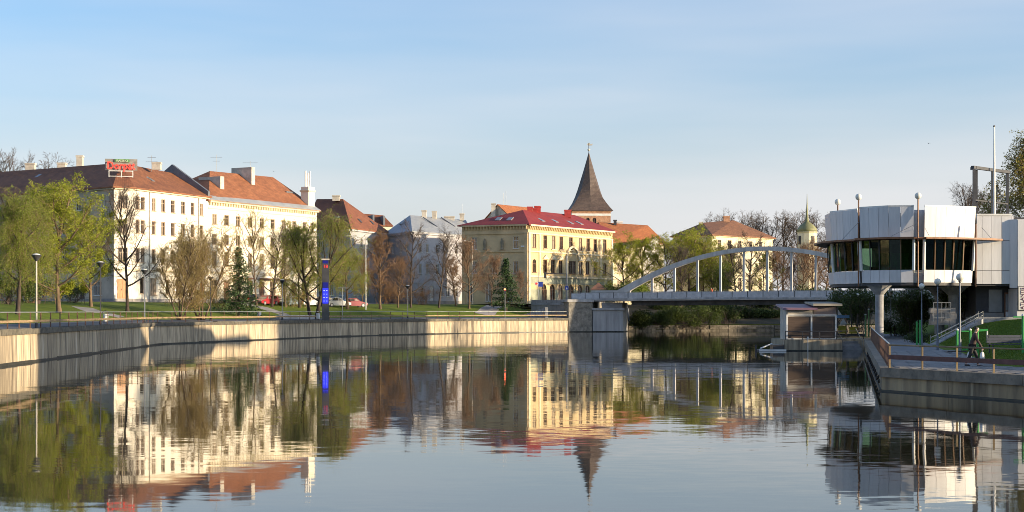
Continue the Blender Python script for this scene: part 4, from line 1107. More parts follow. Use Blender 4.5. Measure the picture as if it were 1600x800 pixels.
def make_tree(name, seed, H, tr, cb=.25, n1=14, n2=9, n3=8, n4=4, spread=.34, a_lo=68, a_hi=25, up1=.09, up2=.06, droop=0.0, stems=1, bark=None, twig=None,
              leaf=None, nleaf=0, lsize=.15, lasp=.6, prof='round', tw=.0085, wob=.08, lean=0.0, strand=0.0, lj=(.7, 1.25)):
    """builds (without linking) the meshes of one tree: trunk, crown, foliage"""
    g = np.random.default_rng(seed)
    bark = bark or M_bark; twig = twig or M_twig
    trunkparts = []; crown = []; tips = []
    for s in range(stems):
        if stems == 1: d0 = np.array([[lean, 0, 1.0]]); p0 = np.zeros((1, 3)); h = H
        else:
            a = 2 * np.pi * s / stems + g.uniform(-.4, .4); d0 = np.array([[math.cos(a) * .25, math.sin(a) * .25, 1.0]]); p0 = np.array([[math.cos(a) * .25, math.sin(a) * .25, 0.]]); h = H * g.uniform(.8, 1.0)
        p0[:, 2] = -.25
        tp, td = grow(g, p0, nrm(d0), np.array([h * .97]), 10, .04, .035)
        trunkparts.append(tubes(tp, np.array([tr / math.sqrt(stems)]), np.array([.03]), 8))
        # root flare
        fl = np.array([[[p0[0, 0], p0[0, 1], -.3], [p0[0, 0], p0[0, 1], .1], [p0[0, 0] + d0[0, 0] * .5, p0[0, 1], .6]]])
        trunkparts.append(tubes(fl, np.array([tr / math.sqrt(stems) * 1.45]), np.array([tr / math.sqrt(stems) * .9]), 8))
        f = cb + (.97 - cb) * ((np.arange(n1) + g.random(n1) * .8) / n1) ** .9
        x = f * 10; i = np.minimum(x.astype(int), 9); fr = (x - i)[:, None]
        p1 = tp[0, i] * (1 - fr) + tp[0, i + 1] * fr
        az = np.arange(n1) * 2.399 + g.uniform(-.5, .5, n1)
        q = (f - cb) / (1 - cb)
        pa = np.radians(a_lo + (a_hi - a_lo) * q + g.uniform(-8, 8, n1))
        d1 = np.stack([np.cos(az) * np.sin(pa), np.sin(az) * np.sin(pa), np.cos(pa)], -1)
        sh = {'round': np.sqrt(np.clip(1 - (q * 1.02 - .35) ** 2 / .45, .08, 1)), 'col': .55 + .45 * np.sin(np.pi * np.clip(q + .15, 0, 1)), 'cone': 1.05 - .92 * q, 'vase': .75 + .35 * np.sin(np.pi * q)}[prof]
        L1 = h * spread * sh * g.uniform(lj[0], lj[1], n1)
        b1, e1_ = grow(g, p1, d1, L1, 6, up1, wob)
        r1 = np.minimum(tr * .5 / math.sqrt(stems), .018 + .022 * L1)
        trunkparts.append(tubes(b1, r1, r1 * .25 + .006, 5))
        p2, d2, L2 = spawn(g, b1, e1_, L1, n2, .18, 1, 25, 60, .35, .6)
        b2, e2_ = grow(g, p2, d2, L2, 4, up2 - droop * .25, wob * 1.3)
        crown.append(tubes(b2, np.full(len(p2), .02) + .004 * L2, np.full(len(p2), tw), 4))
        p3, d3, L3 = spawn(g, b2, e2_, L2, n3, .15, 1, 20, 60, .4, .75)
        if strand: b3, e3 = grow(g, p3, d3, g.uniform(.35, 1.1, len(p3)) * strand, 7, -.42, wob)
        else: b3, e3 = grow(g, p3, d3, np.maximum(L3, .3), 3, .03 - droop, wob * 1.6)
        crown.append(tubes(b3, np.full(len(p3), tw * 1.15), np.full(len(p3), tw * .8), 3))
        src = b3
        if n4 and not strand:
            p4, d4, L4 = spawn(g, b3, e3, np.maximum(L3, .3), n4, .2, 1, 20, 55, .4, .8)
            b4, _ = grow(g, p4, d4, np.maximum(L4, .2), 2, .02 - droop * 1.2, wob * 1.6)
            crown.append(tubes(b4, np.full(len(p4), tw * .85), np.full(len(p4), tw * .5), 3)); src = b4
        tips.append(src.reshape(-1, 3))
    out = [('trunk', np_mesh('trunk', *cat(trunkparts), bark, True)), ('crown', np_mesh('crown', *cat(crown), twig))]
    if leaf and nleaf:
        t = np.concatenate(tips); k = g.integers(0, len(t), nleaf)
        lp_ = t[k] + g.normal(0, .10, (nleaf, 3))
        out.append(('foliage', np_mesh('foliage', *leaves(g, lp_, lsize, lasp, .4 + droop * 3), leaf)))
    return out

def make_conifer(seed, H, rad, n=26, lsize=.2, leaf=None, nb=9, dens=26, bare=.06):
    g = np.random.default_rng(seed); parts = []; pos = []
    tp = np.array([[[0, 0, -.3], [.02, 0, H * .3], [0, .03, H * .7], [0, 0, H]]])
    tk = tubes(tp, np.array([.022 * H]), np.array([.015]), 7)
    for k in range(n):
        f = bare + (1 - bare) * (k + .3) / n
        m = nb
        az = g.uniform(0, 6.28, m); Lb = rad * (1 - f) ** .8 * g.uniform(.65, 1.15, m) + .1
        p0 = np.zeros((m, 3)); p0[:, 2] = f * H + g.uniform(-.1, .1, m)
        d = np.stack([np.cos(az), np.sin(az), np.full(m, .15)], -1)
        b, e = grow(g, p0, nrm(d), Lb, 4, -.07, .07)
        parts.append(tubes(b, np.full(m, .03), np.full(m, .008), 3))
        c = max(4, int(dens * (1 - f * .6)))
        fr = g.random((m, c)) ** .7; x = fr * 4; i = np.minimum(x.astype(int), 3); w_ = (x - i)[..., None]; r = np.arange(m)[:, None]
        q = b[r, i] * (1 - w_) + b[r, i + 1] * w_
        pos.append((q + g.normal(0, .13, q.shape) * np.array([1, 1, .7])).reshape(-1, 3))
    p = np.concatenate(pos)
    return [('trunk', np_mesh('trunk', *tk, M_bark, True)), ('crown', np_mesh('crown', *cat(parts), M_twig)), ('foliage', np_mesh('foliage', *leaves(g, p, lsize, .45, .3), leaf or L_con))]

def make_bush(seed, rx, ry, h, nleaf, lsize, leaf, twig=None, nst=26, lobes=7):
    g = np.random.default_rng(seed)
    az = g.uniform(0, 6.28, nst); el = g.uniform(.5, 1.45, nst)
    d = np.stack([np.cos(az) * np.cos(el) * rx / h, np.sin(az) * np.cos(el) * ry / h, np.sin(el)], -1)
    p0 = g.normal(0, .2, (nst, 3)) * np.array([rx, ry, 0]) ; p0[:, 2] = -.15
    b, e = grow(g, p0, nrm(d), np.full(nst, h * .95) * g.uniform(.7, 1, nst), 5, .05, .12)
    p2, d2, L2 = spawn(g, b, e, np.full(nst, h), 9, .3, 1, 20, 60, .18, .35)
    b2, e2_ = grow(g, p2, d2, L2, 3, .03, .12)
    st = cat([tubes(b, np.full(nst, .03), np.full(nst, .01), 4), tubes(b2, np.full(len(p2), .012), np.full(len(p2), .006), 3)])
    # leaf clumps in uneven lobes
    c = np.stack([g.uniform(-.62, .62, lobes) * rx, g.uniform(-.6, .6, lobes) * ry, g.uniform(.3, .75, lobes) * h], -1)
    k = g.integers(0, lobes, nleaf); v = nrm(g.normal(0, 1, (nleaf, 3))) * (g.random((nleaf, 1)) ** .45)
    sz = g.uniform(.35, .6, lobes)
    p = c[k] + v * np.stack([sz[k] * rx, sz[k] * ry, sz[k] * h * .65], -1)
    p = p[p[:, 2] > .02]
    return [('trunk', np_mesh('stem', *st, twig or M_twig)), ('foliage', np_mesh('foliage', *leaves(g, p, lsize, .6), leaf))]

def plant(name, label, cat_, meshes, x, y, z=None, s=1.0, rz=0.0, group=None, sz=None):
    o = thing(name, label, cat_, (x, y, gz(x, y) if z is None else z), rz, group)
    o.scale = (s, s, sz or s)
    for nm, me in meshes:
        c = bpy.data.objects.new('stem' if cat_ == 'bush' and nm == 'trunk' else nm, me); COL.objects.link(c); c.parent = o
        if nm != 'trunk' or cat_ == 'bush': c['kind'] = 'stuff'
    return o

T = {}
T['bareA'] = make_tree('t', 11, 13, .22, cb=.22, n1=17, n2=10, n3=8, n4=5, spread=.34)
T['bareB'] = make_tree('t', 12, 13, .2, cb=.18, n1=19, n2=10, n3=8, n4=5, spread=.28, a_lo=58, a_hi=20, prof='col')
T['bareC'] = make_tree('t', 13, 13, .24, cb=.25, n1=16, n2=11, n3=8, n4=5, spread=.40, a_lo=62, a_hi=20)
T['bareD'] = make_tree('t', 61, 13, .2, cb=.3, n1=14, n2=10, n3=8, n4=5, spread=.36, a_lo=52, a_hi=15, prof='vase', lj=(.55, 1.3))
T['bareE'] = make_tree('t', 62, 13, .22, cb=.16, n1=15, n2=10, n3=8, n4=5, spread=.38, a_lo=75, a_hi=30, lj=(.5, 1.3))
T['budB'] = make_tree('t', 63, 13, .17, cb=.2, n1=17, n2=9, n3=8, n4=4, spread=.33, a_lo=58, a_hi=18, bark=M_barkw, twig=M_twigg, leaf=L_yg, nleaf=3500, lsize=.11, prof='vase', lj=(.5, 1.25))
T['far'] = make_tree('t', 14, 14, .22, cb=.25, n1=15, n2=9, n3=7, n4=4, spread=.36, tw=.012)
T['far2'] = make_tree('t', 15, 14, .22, cb=.22, n1=15, n2=9, n3=7, n4=4, spread=.42, tw=.012, a_lo=58)
T['redA'] = make_tree('t', 16, 11, .15, cb=.16, n1=22, n2=9, n3=8, n4=4, spread=.27, a_lo=55, a_hi=18, prof='col', bark=M_barkw, twig=M_twigr, leaf=L_red, nleaf=4000, lsize=.08)
T['redB'] = make_tree('t', 17, 11, .18, cb=.2, n1=19, n2=9, n3=8, n4=5, spread=.4, bark=M_barkw, twig=M_twigr, leaf=L_red, nleaf=4000, lsize=.08)
T['gold'] = make_tree('t', 18, 10.5, .2, cb=.1, n1=12, n2=9, n3=7, n4=4, spread=.36, stems=4, a_lo=55, a_hi=18, bark=M_barkw, twig=M_twigg, leaf=L_gold, nleaf=7000, lsize=.10, prof='vase')
T['spring'] = make_tree('t', 19, 12, .24, cb=.16, n1=19, n2=9, n3=8, n4=3, spread=.40, a_lo=72, bark=M_barkw, twig=M_twigg, leaf=L_yg, nleaf=24000, lsize=.17, lj=(.5, 1.3), prof='vase')
T['spring2'] = make_tree('t', 20, 12, .18, cb=.18, n1=16, n2=8, n3=8, n4=4, spread=.38, bark=M_bark, twig=M_twigg, leaf=L_yg, nleaf=13000, lsize=.15, lj=(.5, 1.3))
T['willow'] = make_tree('t', 21, 11, .26, cb=.28, n1=15, n2=9, n3=9, spread=.36, strand=3.4, a_lo=62, bark=M_bark, twig=M_twigg, leaf=L_wil, nleaf=34000, lsize=.17, lasp=.3, lj=(.6, 1.2), up2=.0)
T['willow2'] = make_tree('t', 22, 11, .26, cb=.2, n1=12, n2=9, n3=8, spread=.36, strand=1.7, a_lo=50, a_hi=14, stems=2, bark=M_bark, twig=M_twigg, leaf=L_wil, nleaf=22000, lsize=.14, lasp=.3)
T['round'] = make_tree('t', 23, 8.5, .22, cb=.3, n1=17, n2=9, n3=9, spread=.44, strand=1.8, a_lo=72, a_hi=30, bark=M_barkw, twig=M_twigg, leaf=L_wil, nleaf=24000, lsize=.15, lasp=.3)
T['birch'] = make_tree('t', 24, 17, .2, cb=.15, n1=22, n2=9, n3=9, spread=.26, strand=1.9, a_lo=50, a_hi=20, bark=M_chim, twig=M_twigr, leaf=L_birch, nleaf=30000, lsize=.15)
T['dense'] = make_tree('t', 25, 16, .3, cb=.12, n1=18, n2=9, n3=6, n4=3, spread=.36, bark=M_bark, twig=M_twig, leaf=L_dk, nleaf=22000, lsize=.32)
T['spruce'] = make_conifer(31, 7.2, 2.5, n=24, lsize=.24, nb=9, dens=30)
T['pine'] = make_conifer(32, 8.2, 3.2, n=17, lsize=.30, nb=8, dens=44, bare=.08)

def top_of(ms):
    z = []
    for nm, me in ms:
        c = np.empty(len(me.vertices) * 3, np.float32); me.vertices.foreach_get('co', c); z.append(c[2::3])
    return float(np.percentile(np.concatenate(z), 99.7))
TOP = {k_: top_of(v_) for k_, v_ in T.items()}
def TR_(kind, px, D, H, label, rz=0.0, wide=1.0, name=None, group=None, base=None):
    s = H / TOP[kind]
    nm = name or {'ba': 'bare_tree', 'fa': 'bare_tree', 're': 'budding_tree', 'bu': 'budding_tree', 'go': 'budding_tree', 'sp': 'spring_tree', 'wi': 'willow_tree', 'ro': 'willow_tree', 'bi': 'birch_tree', 'de': 'leafy_tree', 'pi': 'pine_tree'}[kind[:2]]
    if kind == 'spruce': nm = 'spruce_tree'
    return plant(nm, label, 'tree', T[kind], X(px, D), D, base, s * wide, rz, group, s)

def hgt(px, D, top):
    x = X(px, D); return Z(top, D) - gz(x, D)
for kind, px, D, top, rz, wide, label in [
    ('willow', 28, 128, 300, .3, 1.0, 'drooping green willow with dark leaning trunk at the left edge'),
    ('spring', 92, 147, 274, 1.1, 1.2, 'yellow green spring tree with orange lit trunk beside the left lamp'),
    ('spring', 142, 172, 318, 2.4, 1.1, 'smaller yellow green tree in front of the beige end wall'),
    ('spring2', 60, 170, 285, .2, 1.0, 'thin yellow green tree rising behind the left spring tree'),
    ('bareC', 12, 160, 290, 1.9, 1.0, 'bare brown tree above the drooping willow at the left edge'),
    ('bareA', 199, 172, 290, .6, .95, 'bare tree standing before the wooden corner door of the white house'),
    ('gold', 282, 172, 348, .5, 1.15, 'golden brown many stemmed tree on the lawn before the white house'),
    ('gold', 314, 176, 342, 2.2, 1.25, 'second golden brown many stemmed tree, beside the spruce'),
    ('spruce', 373, 191, 388, .4, 1.0, 'dark green spruce on the lawn beside the golden trees'),
    ('budB', 401, 218, 322, 1.3, 1.0, 'tall budding tree right of the spruce in front of the long white house'),
    ('bareE', 425, 220, 348, 2.8, 1.0, 'low bare tree behind the red car by the long white house'),
    ('budB', 446, 222, 342, .9, 1.1, 'budding tree between the parked cars and the long white house'),
    ('willow2', 490, 207, 335, 2.9, 1.25, 'leaning pale green willow beside the blue information pillar'),
    ('spring2', 468, 224, 345, .9, 1.05, 'sparse pale green tree at the end of the long white house'),
    ('round', 543, 11, 386, .7, 1.15, 'round yellow green willow right of the information pillar'),
    ('redA', 594, 11, 358, .2, 1.35, 'slim reddish brown tree left of the grey roofed house'),
    ('redB', 566, 246, 396, 1.2, .95, 'low reddish budding tree behind the white lamp mast'),
    ('redB', 622, 248, 400, 2.1, 1.0, 'low reddish budding tree before the grey roofed house'),
    ('bareE', 642, 13, 345, .4, .9, 'dark bare tree in front of the grey metal roof'),
    ('bareD', 686, 13, 350, 1.7, 1.05, 'second dark bare tree before the grey house, near the yellow house'),
    ('redB', 733, 12, 368, .3, 1.1, 'orange brown tree before the shaded side of the yellow house'),
    ('redA', 712, 18, 398, 1.9, 1.5, 'low orange brown tree between grey house and yellow house'),
    ('redB', 768, 17, 396, 2.9, 1.0, 'brown budding tree left of the dark pine'),
    ('pine', 791, 9, 405, .5, 1.0, 'dark green pine in front of the yellow house corner'),
    ('redB', 812, 266, 420, .9, .8, 'small brown tree behind the dark pine'),
    ('far', 8, 285, 231, .3, 1.0, 'bare treetop showing above the brown roof at the left edge'),
    ('far2', 66, 300, 238, 1.3, .9, 'bare treetop behind the brown roof left of its chimney'),
]:
    if D < 60: D = float(lp(px, D)[1])
    TR_(kind, px, D, hgt(px, D, top), label, rz, wide)
# behind the bridge
i = 0
for kind, px, D, top, rz, wide, label in [
    ('spring2', 975, 286, 372, .2, 1.3, 'sparse yellow green tree beside the right end of the yellow house'),
    ('spring2', 1005, 292, 364, 1.4, 1.4, 'sparse yellow green tree before the orange roof'),
    ('spring2', 1040, 290, 368, 2.6, 1.5, 'sparse yellow green tree left of the first bridge hangers'),
    ('spring', 1078, 296, 352, .7, 1.2, 'fuller green tree below the brown hipped roof'),
    ('bareC', 1064, 284, 380, 1.9, 1.0, 'dark forked bare tree behind the rising bridge arch'),
    ('willow2', 1120, 300, 372, 1.0, 1.1, 'soft green tree behind the middle bridge hangers'),
    ('bareE', 1172, 284, 362, .1, 1.1, 'bare tree in front of the cream house behind the bridge'),
    ('bareA', 1150, 292, 375, 1.1, 1.0, 'slender bare tree left of the arch crown'),
    ('redB', 1215, 294, 385, .2, 1.1, 'red brown tree behind the crown of the arch'),
    ('redB', 1252, 300, 380, 1.5, 1.2, 'red brown tree behind the right bridge hangers'),
    ('redB', 1290, 305, 382, 2.5, 1.2, 'red brown tree half hidden by the round pavilion'),
    ('spring2', 1100, 300, 372, .5, 1.1, 'sparse spring tree below the left slope of the brown roof'),
    ('spring2', 1138, 304, 384, 1.9, 1.2, 'sparse spring tree left of the arch crown before the cream house'),
    ('spring2', 1192, 302, 388, 3.1, 1.1, 'sparse spring tree at the right end of the cream house'),
    ('redB', 1268, 318, 372, .8, 1.0, 'red brown tree in front of the domed turret'),
    ('bareD', 1236, 284, 395, 2.0, .9, 'dark bare tree behind the right part of the bridge'),
]:
    TR_(kind, px, D, hgt(px, D, top), label, rz, wide)
sky_l = ['leftmost bare treetop of the far skyline row, above the brown hipped roof', 'second bare skyline treetop, behind the brick chimney', 'third bare skyline treetop, right of the brick chimney', 'fourth bare skyline treetop, left of the needle spire',
         'fifth bare skyline treetop, just left of the turret', 'bare skyline treetop directly behind the needle spire', 'bare skyline treetop right of the needle spire', 'rightmost bare skyline treetop beside the round pavilion']
for k, (px, top) in enumerate(((1125, 333), (1155, 328), (1180, 332), (1200, 333), (1225, 329), (1250, 332), (1275, 328), (1300, 334))):
    D = 372 + 9 * (k % 3); TR_(('far', 'far2')[k % 2], px, D, Z(top, D) - 4.8, sky_l[k], k * 1.3, 1.05, group='bare trees along the far skyline')
# right bank
TR_('birch', 1598, 168, hgt(1598, 168, 205), 'tall brown green birch rising behind the pavilion at the right edge', .4, 1.3)
TR_('bareC', 1508, 205, hgt(1508, 205, 285), 'broad bare tree behind the roof frame of the pavilion', 1.2, .85)
TR_('bareA', 1548, 215, hgt(1548, 215, 300), 'bare tree seen through the dark roof frame', 2.2, .9)
# unseen trees outside the picture, placed and sized to shade the water front
for k, (x, y, h, kd) in enumerate(((40, 46, 15, 'dense'), (37, 22, 15, 'dense'), (50, 62, 16, 'dense'), (50, 88, 15, 'dense'), (56, 106, 10, 'dense'), (58, 126.5, 6, 'dense'),
                                   (76, 127, 8.5, 'dense'), (86, 140, 15, 'dense'), (88, 178, 18, 'dense'), (106, 238, 21, 'dense'), (118, 250, 22, 'dense'), (130, 262, 22, 'dense'), (62, 30, 17, 'dense'))):
    plant('leafy_tree', 'unseen dense tree beyond the right edge, placed to shade the water front', 'tree', T[kd], x, y, None, h / TOP[kd], k * 1.1, 'added shade trees beyond the right edge')

# bushes
def BU(seed, px, D, rx, ry, h, n, ls, leaf, label, base=None, twig=None):
    x = X(px, D); return plant('bush', label, 'bush', make_bush(seed, rx, ry, h, n, ls, leaf, twig), x, D, base)
BU(41, 968, 272, 3.6, 2.2, 3.6, 5000, .22, L_md, 'dark green bush beside the bridge head kiosk', 5.0)
BU(42, 990, 276, 3.2, 2.2, 4.0, 5000, .24, L_wil, 'green bush behind the left foot of the arch', 5.0)
BU(43, 1030, 268.2, 3.5, 2.0, 3.4, 5000, .22, L_md, 'dark green bush at the waterside left under the bridge', .4)
BU(44, 1062, 270, 3.6, 2.2, 4.2, 6000, .22, L_md, 'leaning dark bush over the water under the bridge', .4)
BU(45, 1098, 270.8, 4.2, 2.2, 4.4, 6000, .22, L_md, 'wide dark green bush under the middle of the bridge', .4)
BU(46, 1135, 272.5, 3.6, 2.0, 3.6, 5000, .25, L_dk, 'dark bush right of the middle under the bridge', 1.3)
BU(47, 1170, 278, 3.0, 2.0, 2.8, 4000, .25, L_dk, 'low dark bush behind the stone bank', 1.8)
BU(48, 1128, 292, 3.2, 2.5, 9.5, 7000, .2, L_wil, 'tall dense green shrub behind the bridge railing', 3.5)
BU(49, 1345, 172, 2.6, 2.2, 4.6, 6000, .2, L_dk, 'black green bush left of the concrete pillar', 1.3)
BU(50, 1402, 150, 1.9, 1.6, 1.7, 3500, .15, L_dk, 'low dark bush behind the right pillar walkway')
BU(51, 1425, 146, 1.7, 1.5, 4.2, 6500, .16, L_dk, 'tall dark conifer shrub under the pavilion')
BU(52, 1330, 205, 3.2, 2.0, 5.2, 6000, .22, L_dk, 'dark green shrubs behind the coloured playground', 2.0)
BU(53, 1405, 190, 5.0, 2.2, 5.0, 7000, .24, L_dk, 'broad green shrub seen far under the pavilion', 2.5)
BU(54, 1300, 250, 5.0, 2.2, 4.0, 6000, .25, L_dk, 'green shrub at the right bank below the bridge end', 1.5)
BU(55, 1500, 140, 2.2, 1.4, 3.0, 4500, .18, L_dk, 'dark shrub behind the round column under the pavilion', 2.9)
BU(56, 1437, 118, 1.3, 1.0, .9, 2200, .1, L_dk, 'low dark bush beside the metal ramp handrails')

BU(57, 1003, 265.5, 2.6, 1.8, 3.4, 5000, .24, L_dk, 'dark green bush right beside the bridge pier', .4)
BU(58, 1200, 279, 3.6, 2.0, 2.6, 5000, .25, L_dk, 'dark low bush behind the kiosk roof line', 1.9)
BU(59, 1245, 282, 4.0, 2.0, 4.4, 6000, .25, L_dk, 'dark bush under the right half of the bridge', 1.9)
BU(60, 1115, 286, 5.0, 2.2, 4.0, 7000, .22, L_md, 'broad dark hedge higher on the bank behind the bridge', 3.0)
BU(61, 1050, 286, 5.0, 2.2, 4.0, 7000, .25, L_dk, 'broad dark hedge behind the left part of the bridge', 3.0)
BU(62, 1185, 290, 5.0, 2.2, 4.2, 7000, .25, L_dk, 'broad dark hedge behind the crown of the bridge', 3.2)
BU(63, 1270, 292, 5.0, 2.2, 5.0, 7000, .25, L_dk, 'broad dark hedge behind the right bridge hangers', 3.2)

# short grass on the near right lawn
g = np.random.default_rng(77); n = 60000
gy = g.uniform(62, 126, n); gx = np.interp(gy, [p[0] for p in RB], [p[1] for p in RB]) + g.uniform(5.15, 15, n)
gp = np.stack([gx, gy, np.interp(gx - np.interp(gy, [p[0] for p in RB], [p[1] for p in RB]), *TR) - .01], -1)
gh = g.uniform(.04, .11, n)[:, None]; ga = g.uniform(0, 6.28, n); gd = np.stack([np.cos(ga), np.sin(ga), np.zeros(n)], -1) * .03
tip = gp + np.concatenate([g.normal(0, .02, (n, 2)), gh], 1)
tag(link('grass', np_mesh('grass', np.stack([gp - gd, gp + gd, tip + gd * .2, tip - gd * .2], 1), np.arange(4 * n).reshape(-1, 4), leafmat('grass_blade', (0.08, 0.14, 0.018), (0.16, 0.22, 0.03), .3))), 'short green grass on the right bank slope', kind='stuff')

BU(71, 6, 158, 4.5, 2.5, 3.4, 6000, .18, L_md, 'dark undergrowth at the left edge below the willow')
BU(72, 52, 172, 4.5, 2.2, 3.0, 4500, .15, L_gold, 'brownish undergrowth behind the trunk of the left spring tree', None, M_twigr)
BU(73, 112, 182, 3.2, 1.8, 2.4, 3500, .15, L_md, 'low green shrub before the dark shop window of the corner house')
BU(74, 345, 196, 4.0, 2.0, 3.6, 3500, .12, L_gold, 'golden brown shrub between the golden trees and the spruce', None, M_twigg)
BU(75, 462, 226, 4.0, 1.8, 3.2, 3000, .12, L_gold, 'golden brown shrub behind the parked cars by the willow', None, M_twigg)
BU(76, 606, 262, 4.2, 2.0, 3.8, 3500, .12, L_red, 'reddish shrub before the corner of the grey roofed house', None, M_twigr)
BU(77, 660, 264, 4.2, 2.0, 3.4, 3000, .12, L_red, 'reddish shrub between the two dark bare trees', None, M_twigr)

# ------------------------------------------------------------------ arch bridge
bp0 = Vector((X(968, 259), 259, 0)); bdir = Vector((.918, -.397, 0)).normalized(); bn = Vector((.397, .918, 0)).normalized()   # bn: away from the camera
def BP(s, o, z): return tuple(bp0 + bdir * s + bn * o + Vector((0, 0, z)))
eBr = Edge(BP(0, 0, 0)[:2], BP(50, 0, 0)[:2])
br = thing('arch_bridge', 'pale grey concrete arch footbridge with tall hangers and panelled railing', 'bridge', BP(0, 0, 0))
M_br = concrete('bridge_concrete', (.64, .61, .57), True, scale=.9, col2=(.40, .38, .35), objrand=.05)
def deckz(s): return 5.5 + .18 * (1 - ((s - 24.5) / 30) ** 2)
def bxs(s0, s1, o0, o1, z0, z1, name, m_, parent=None):
    m = MB(); m.loft([[BP(s0, o0, z0), BP(s1, o0, z0), BP(s1, o1, z0), BP(s0, o1, z0)], [BP(s0, o0, z1), BP(s1, o0, z1), BP(s1, o1, z1), BP(s0, o1, z1)]])
    return m.build(name, m_, parent or br, world=True)
m = MB(); m.loft([[BP(s, o, deckz(s) + z) for o, z in ((-.7, -.38), (7.2, -.38), (7.2, 0), (-.7, 0))] for s in np.linspace(-9, 66, 26)]); m.build('deck', M_br, br, world=True)
m = MB(); m.loft([[BP(s, o, deckz(s) + z) for o, z in ((-.82, -.18), (-.703, -.18), (-.703, .1), (-.82, .1))] for s in np.linspace(-9, 66, 26)]); m.build('deck_edge', M_concl, br, world=True)
for o in (.6, 3.2, 5.9):
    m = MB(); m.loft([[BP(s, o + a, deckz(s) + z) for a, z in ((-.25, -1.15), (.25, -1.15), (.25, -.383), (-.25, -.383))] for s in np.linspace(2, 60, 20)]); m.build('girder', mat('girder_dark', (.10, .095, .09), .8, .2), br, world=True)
archz = lambda s: 6.5 + 7.15 * (1 - ((s - 24.5) / 24.5) ** 2)
hs_ = [eBr.at(px) for px in (983, 1018, 1053, 1089, 1125, 1161.6, 1198, 1236, 1274, 1312, 1351, 1391)]
for o in (0.35,):
    m = MB(); rg = []
    for s in np.linspace(-1.2, 50.2, 41):
        z = archz(s); sl = -2 * 7.15 * (s - 24.5) / 24.5 ** 2; c = 1 / math.sqrt(1 + sl * sl); hh = (.34 + .26 * abs((s - 24.5) / 24.5) ** 3) / c
        rg.append([BP(s, o - .45, z - hh), BP(s, o + .45, z - hh), BP(s, o + .45, z + hh), BP(s, o - .45, z + hh)])
    m.loft(rg); m.build('arch_rib', M_br, br, world=True)
    for s in hs_:
        bxs(s - .17, s + .17, o - .2, o + .2, deckz(s), archz(s) - .3, 'hanger', M_br)
    bxs(-5.2, -.4, o - .25, o + .25, 5.3, 7.0, 'end_block', M_br); bxs(49.8, 53, o - .25, o + .25, 5.3, 7.0, 'end_block', M_br)
M_panel = mat('railing_panel', (.56, .55, .55), .6, .12, scale=1.5, objrand=.08)
for o in (-.62, 7.1):
    s = -8.5; k = 0
    while s < 62:
        z = deckz(s + 1.25)
        p_ = bxs(s + .06, s + 2.5, o - .03, o + .03, z + .12, z + 1.0, 'railing_panel', M_panel)
        bxs(s - .05, s + .05, o - .05, o + .05, z - .1, z + 1.08, 'railing_post', M_darkmetal)
        if o < 0 and k in (20, 22):
            pass
        s += 2.56; k += 1
    m = MB(); m.loft([[BP(s, o + a, deckz(s) + b) for a, b in ((-.06, 1.06), (.06, 1.06), (.06, 1.14), (-.06, 1.14))] for s in np.linspace(-8.5, 62.5, 20)]); m.build('handrail', M_railpipe, br, world=True)
# abutments
M_rubble = mat('rubble_stone', (.34, .31, .26), .9, scale=1.6, col2=(.12, .11, .09), bump=.12, bscale=1.6)
ab = thing('bridge_abutment', 'rough stone abutment at the left end of the footbridge', 'abutment', (9.7, 257.5, 0))
MB().prism([(9.5, 257.2), (13.4, 258.6), (16.5, 276), (4, 276)], -1.5, 5.0).build('stone_block', M_rubble, ab, world=True)
MB().prism([(9.3, 257.0), (13.6, 258.4), (16.5, 276.2), (3.8, 276.2)], 5.003, 5.45).build('capping', M_concl, ab, world=True)
pr = thing('bridge_pier', 'smooth blue grey concrete pier under the left end of the footbridge', 'pier', (16, 259, 0))
MB().prism([(13.6, 258.9), (18.7, 258.7), (20.3, 266), (15.2, 268)], -1.5, 4.0).build('pier_wall', M_concl, pr, world=True)
MB().prism([(15.2, 259.7), (18.6, 259.3), (20, 265.6), (16.5, 267)], 4.003, 4.96).build('bearing_block', M_plinth, pr, world=True)
MB().prism([(13.45, 258.7), (18.9, 258.5), (19.1, 259.4), (13.6, 259.6)], 3.65, 4.006).build('pier_cap', M_concl, pr, world=True)
p2_ = thing('bridge_abutment', 'shaded stone abutment at the right bank end of the footbridge', 'abutment', BP(46, 0, 0))
MB().prism([BP(43, -.5, 0)[:2], BP(64, -.5, 0)[:2], BP(64, 7, 0)[:2], BP(43, 7, 0)[:2]], -1, 4.35).build('stone_block', M_rubble, p2_, world=True)
MB().prism([(9.42, 257.08), (13.46, 258.5), (13.5, 259.5), (9.6, 259)], -.5, .14).build('tide_band', M_tide, ab, world=True)
MB().prism([(13.52, 258.8), (18.8, 258.6), (20.42, 266), (15, 267)], -.5, .15).build('tide_band', M_tide, pr, world=True)
MB().prism([(23.86, 134.84), (29.04, 134.84), (29.04, 136), (23.86, 141)], -.5, .09).build('tide_band', M_tide, pr, world=True) if False else None
# far stone bank behind the bridge: separate stones
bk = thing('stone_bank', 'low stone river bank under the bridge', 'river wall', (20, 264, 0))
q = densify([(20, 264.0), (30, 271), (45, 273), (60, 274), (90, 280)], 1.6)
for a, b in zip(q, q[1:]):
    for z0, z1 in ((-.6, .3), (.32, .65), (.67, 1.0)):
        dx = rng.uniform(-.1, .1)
        slab_between(a, b, z0, z1 + rng.uniform(-.05, .05), .1 + dx, .05 + dx, .5, .02).build('stone', mat('shade_dark_bank_stone', (.19, .165, .125), .9, .3, scale=1.5, objrand=.3, bump=.03, bscale=5), bk, world=True)  # stone colour darkened to stand for shade on the bank
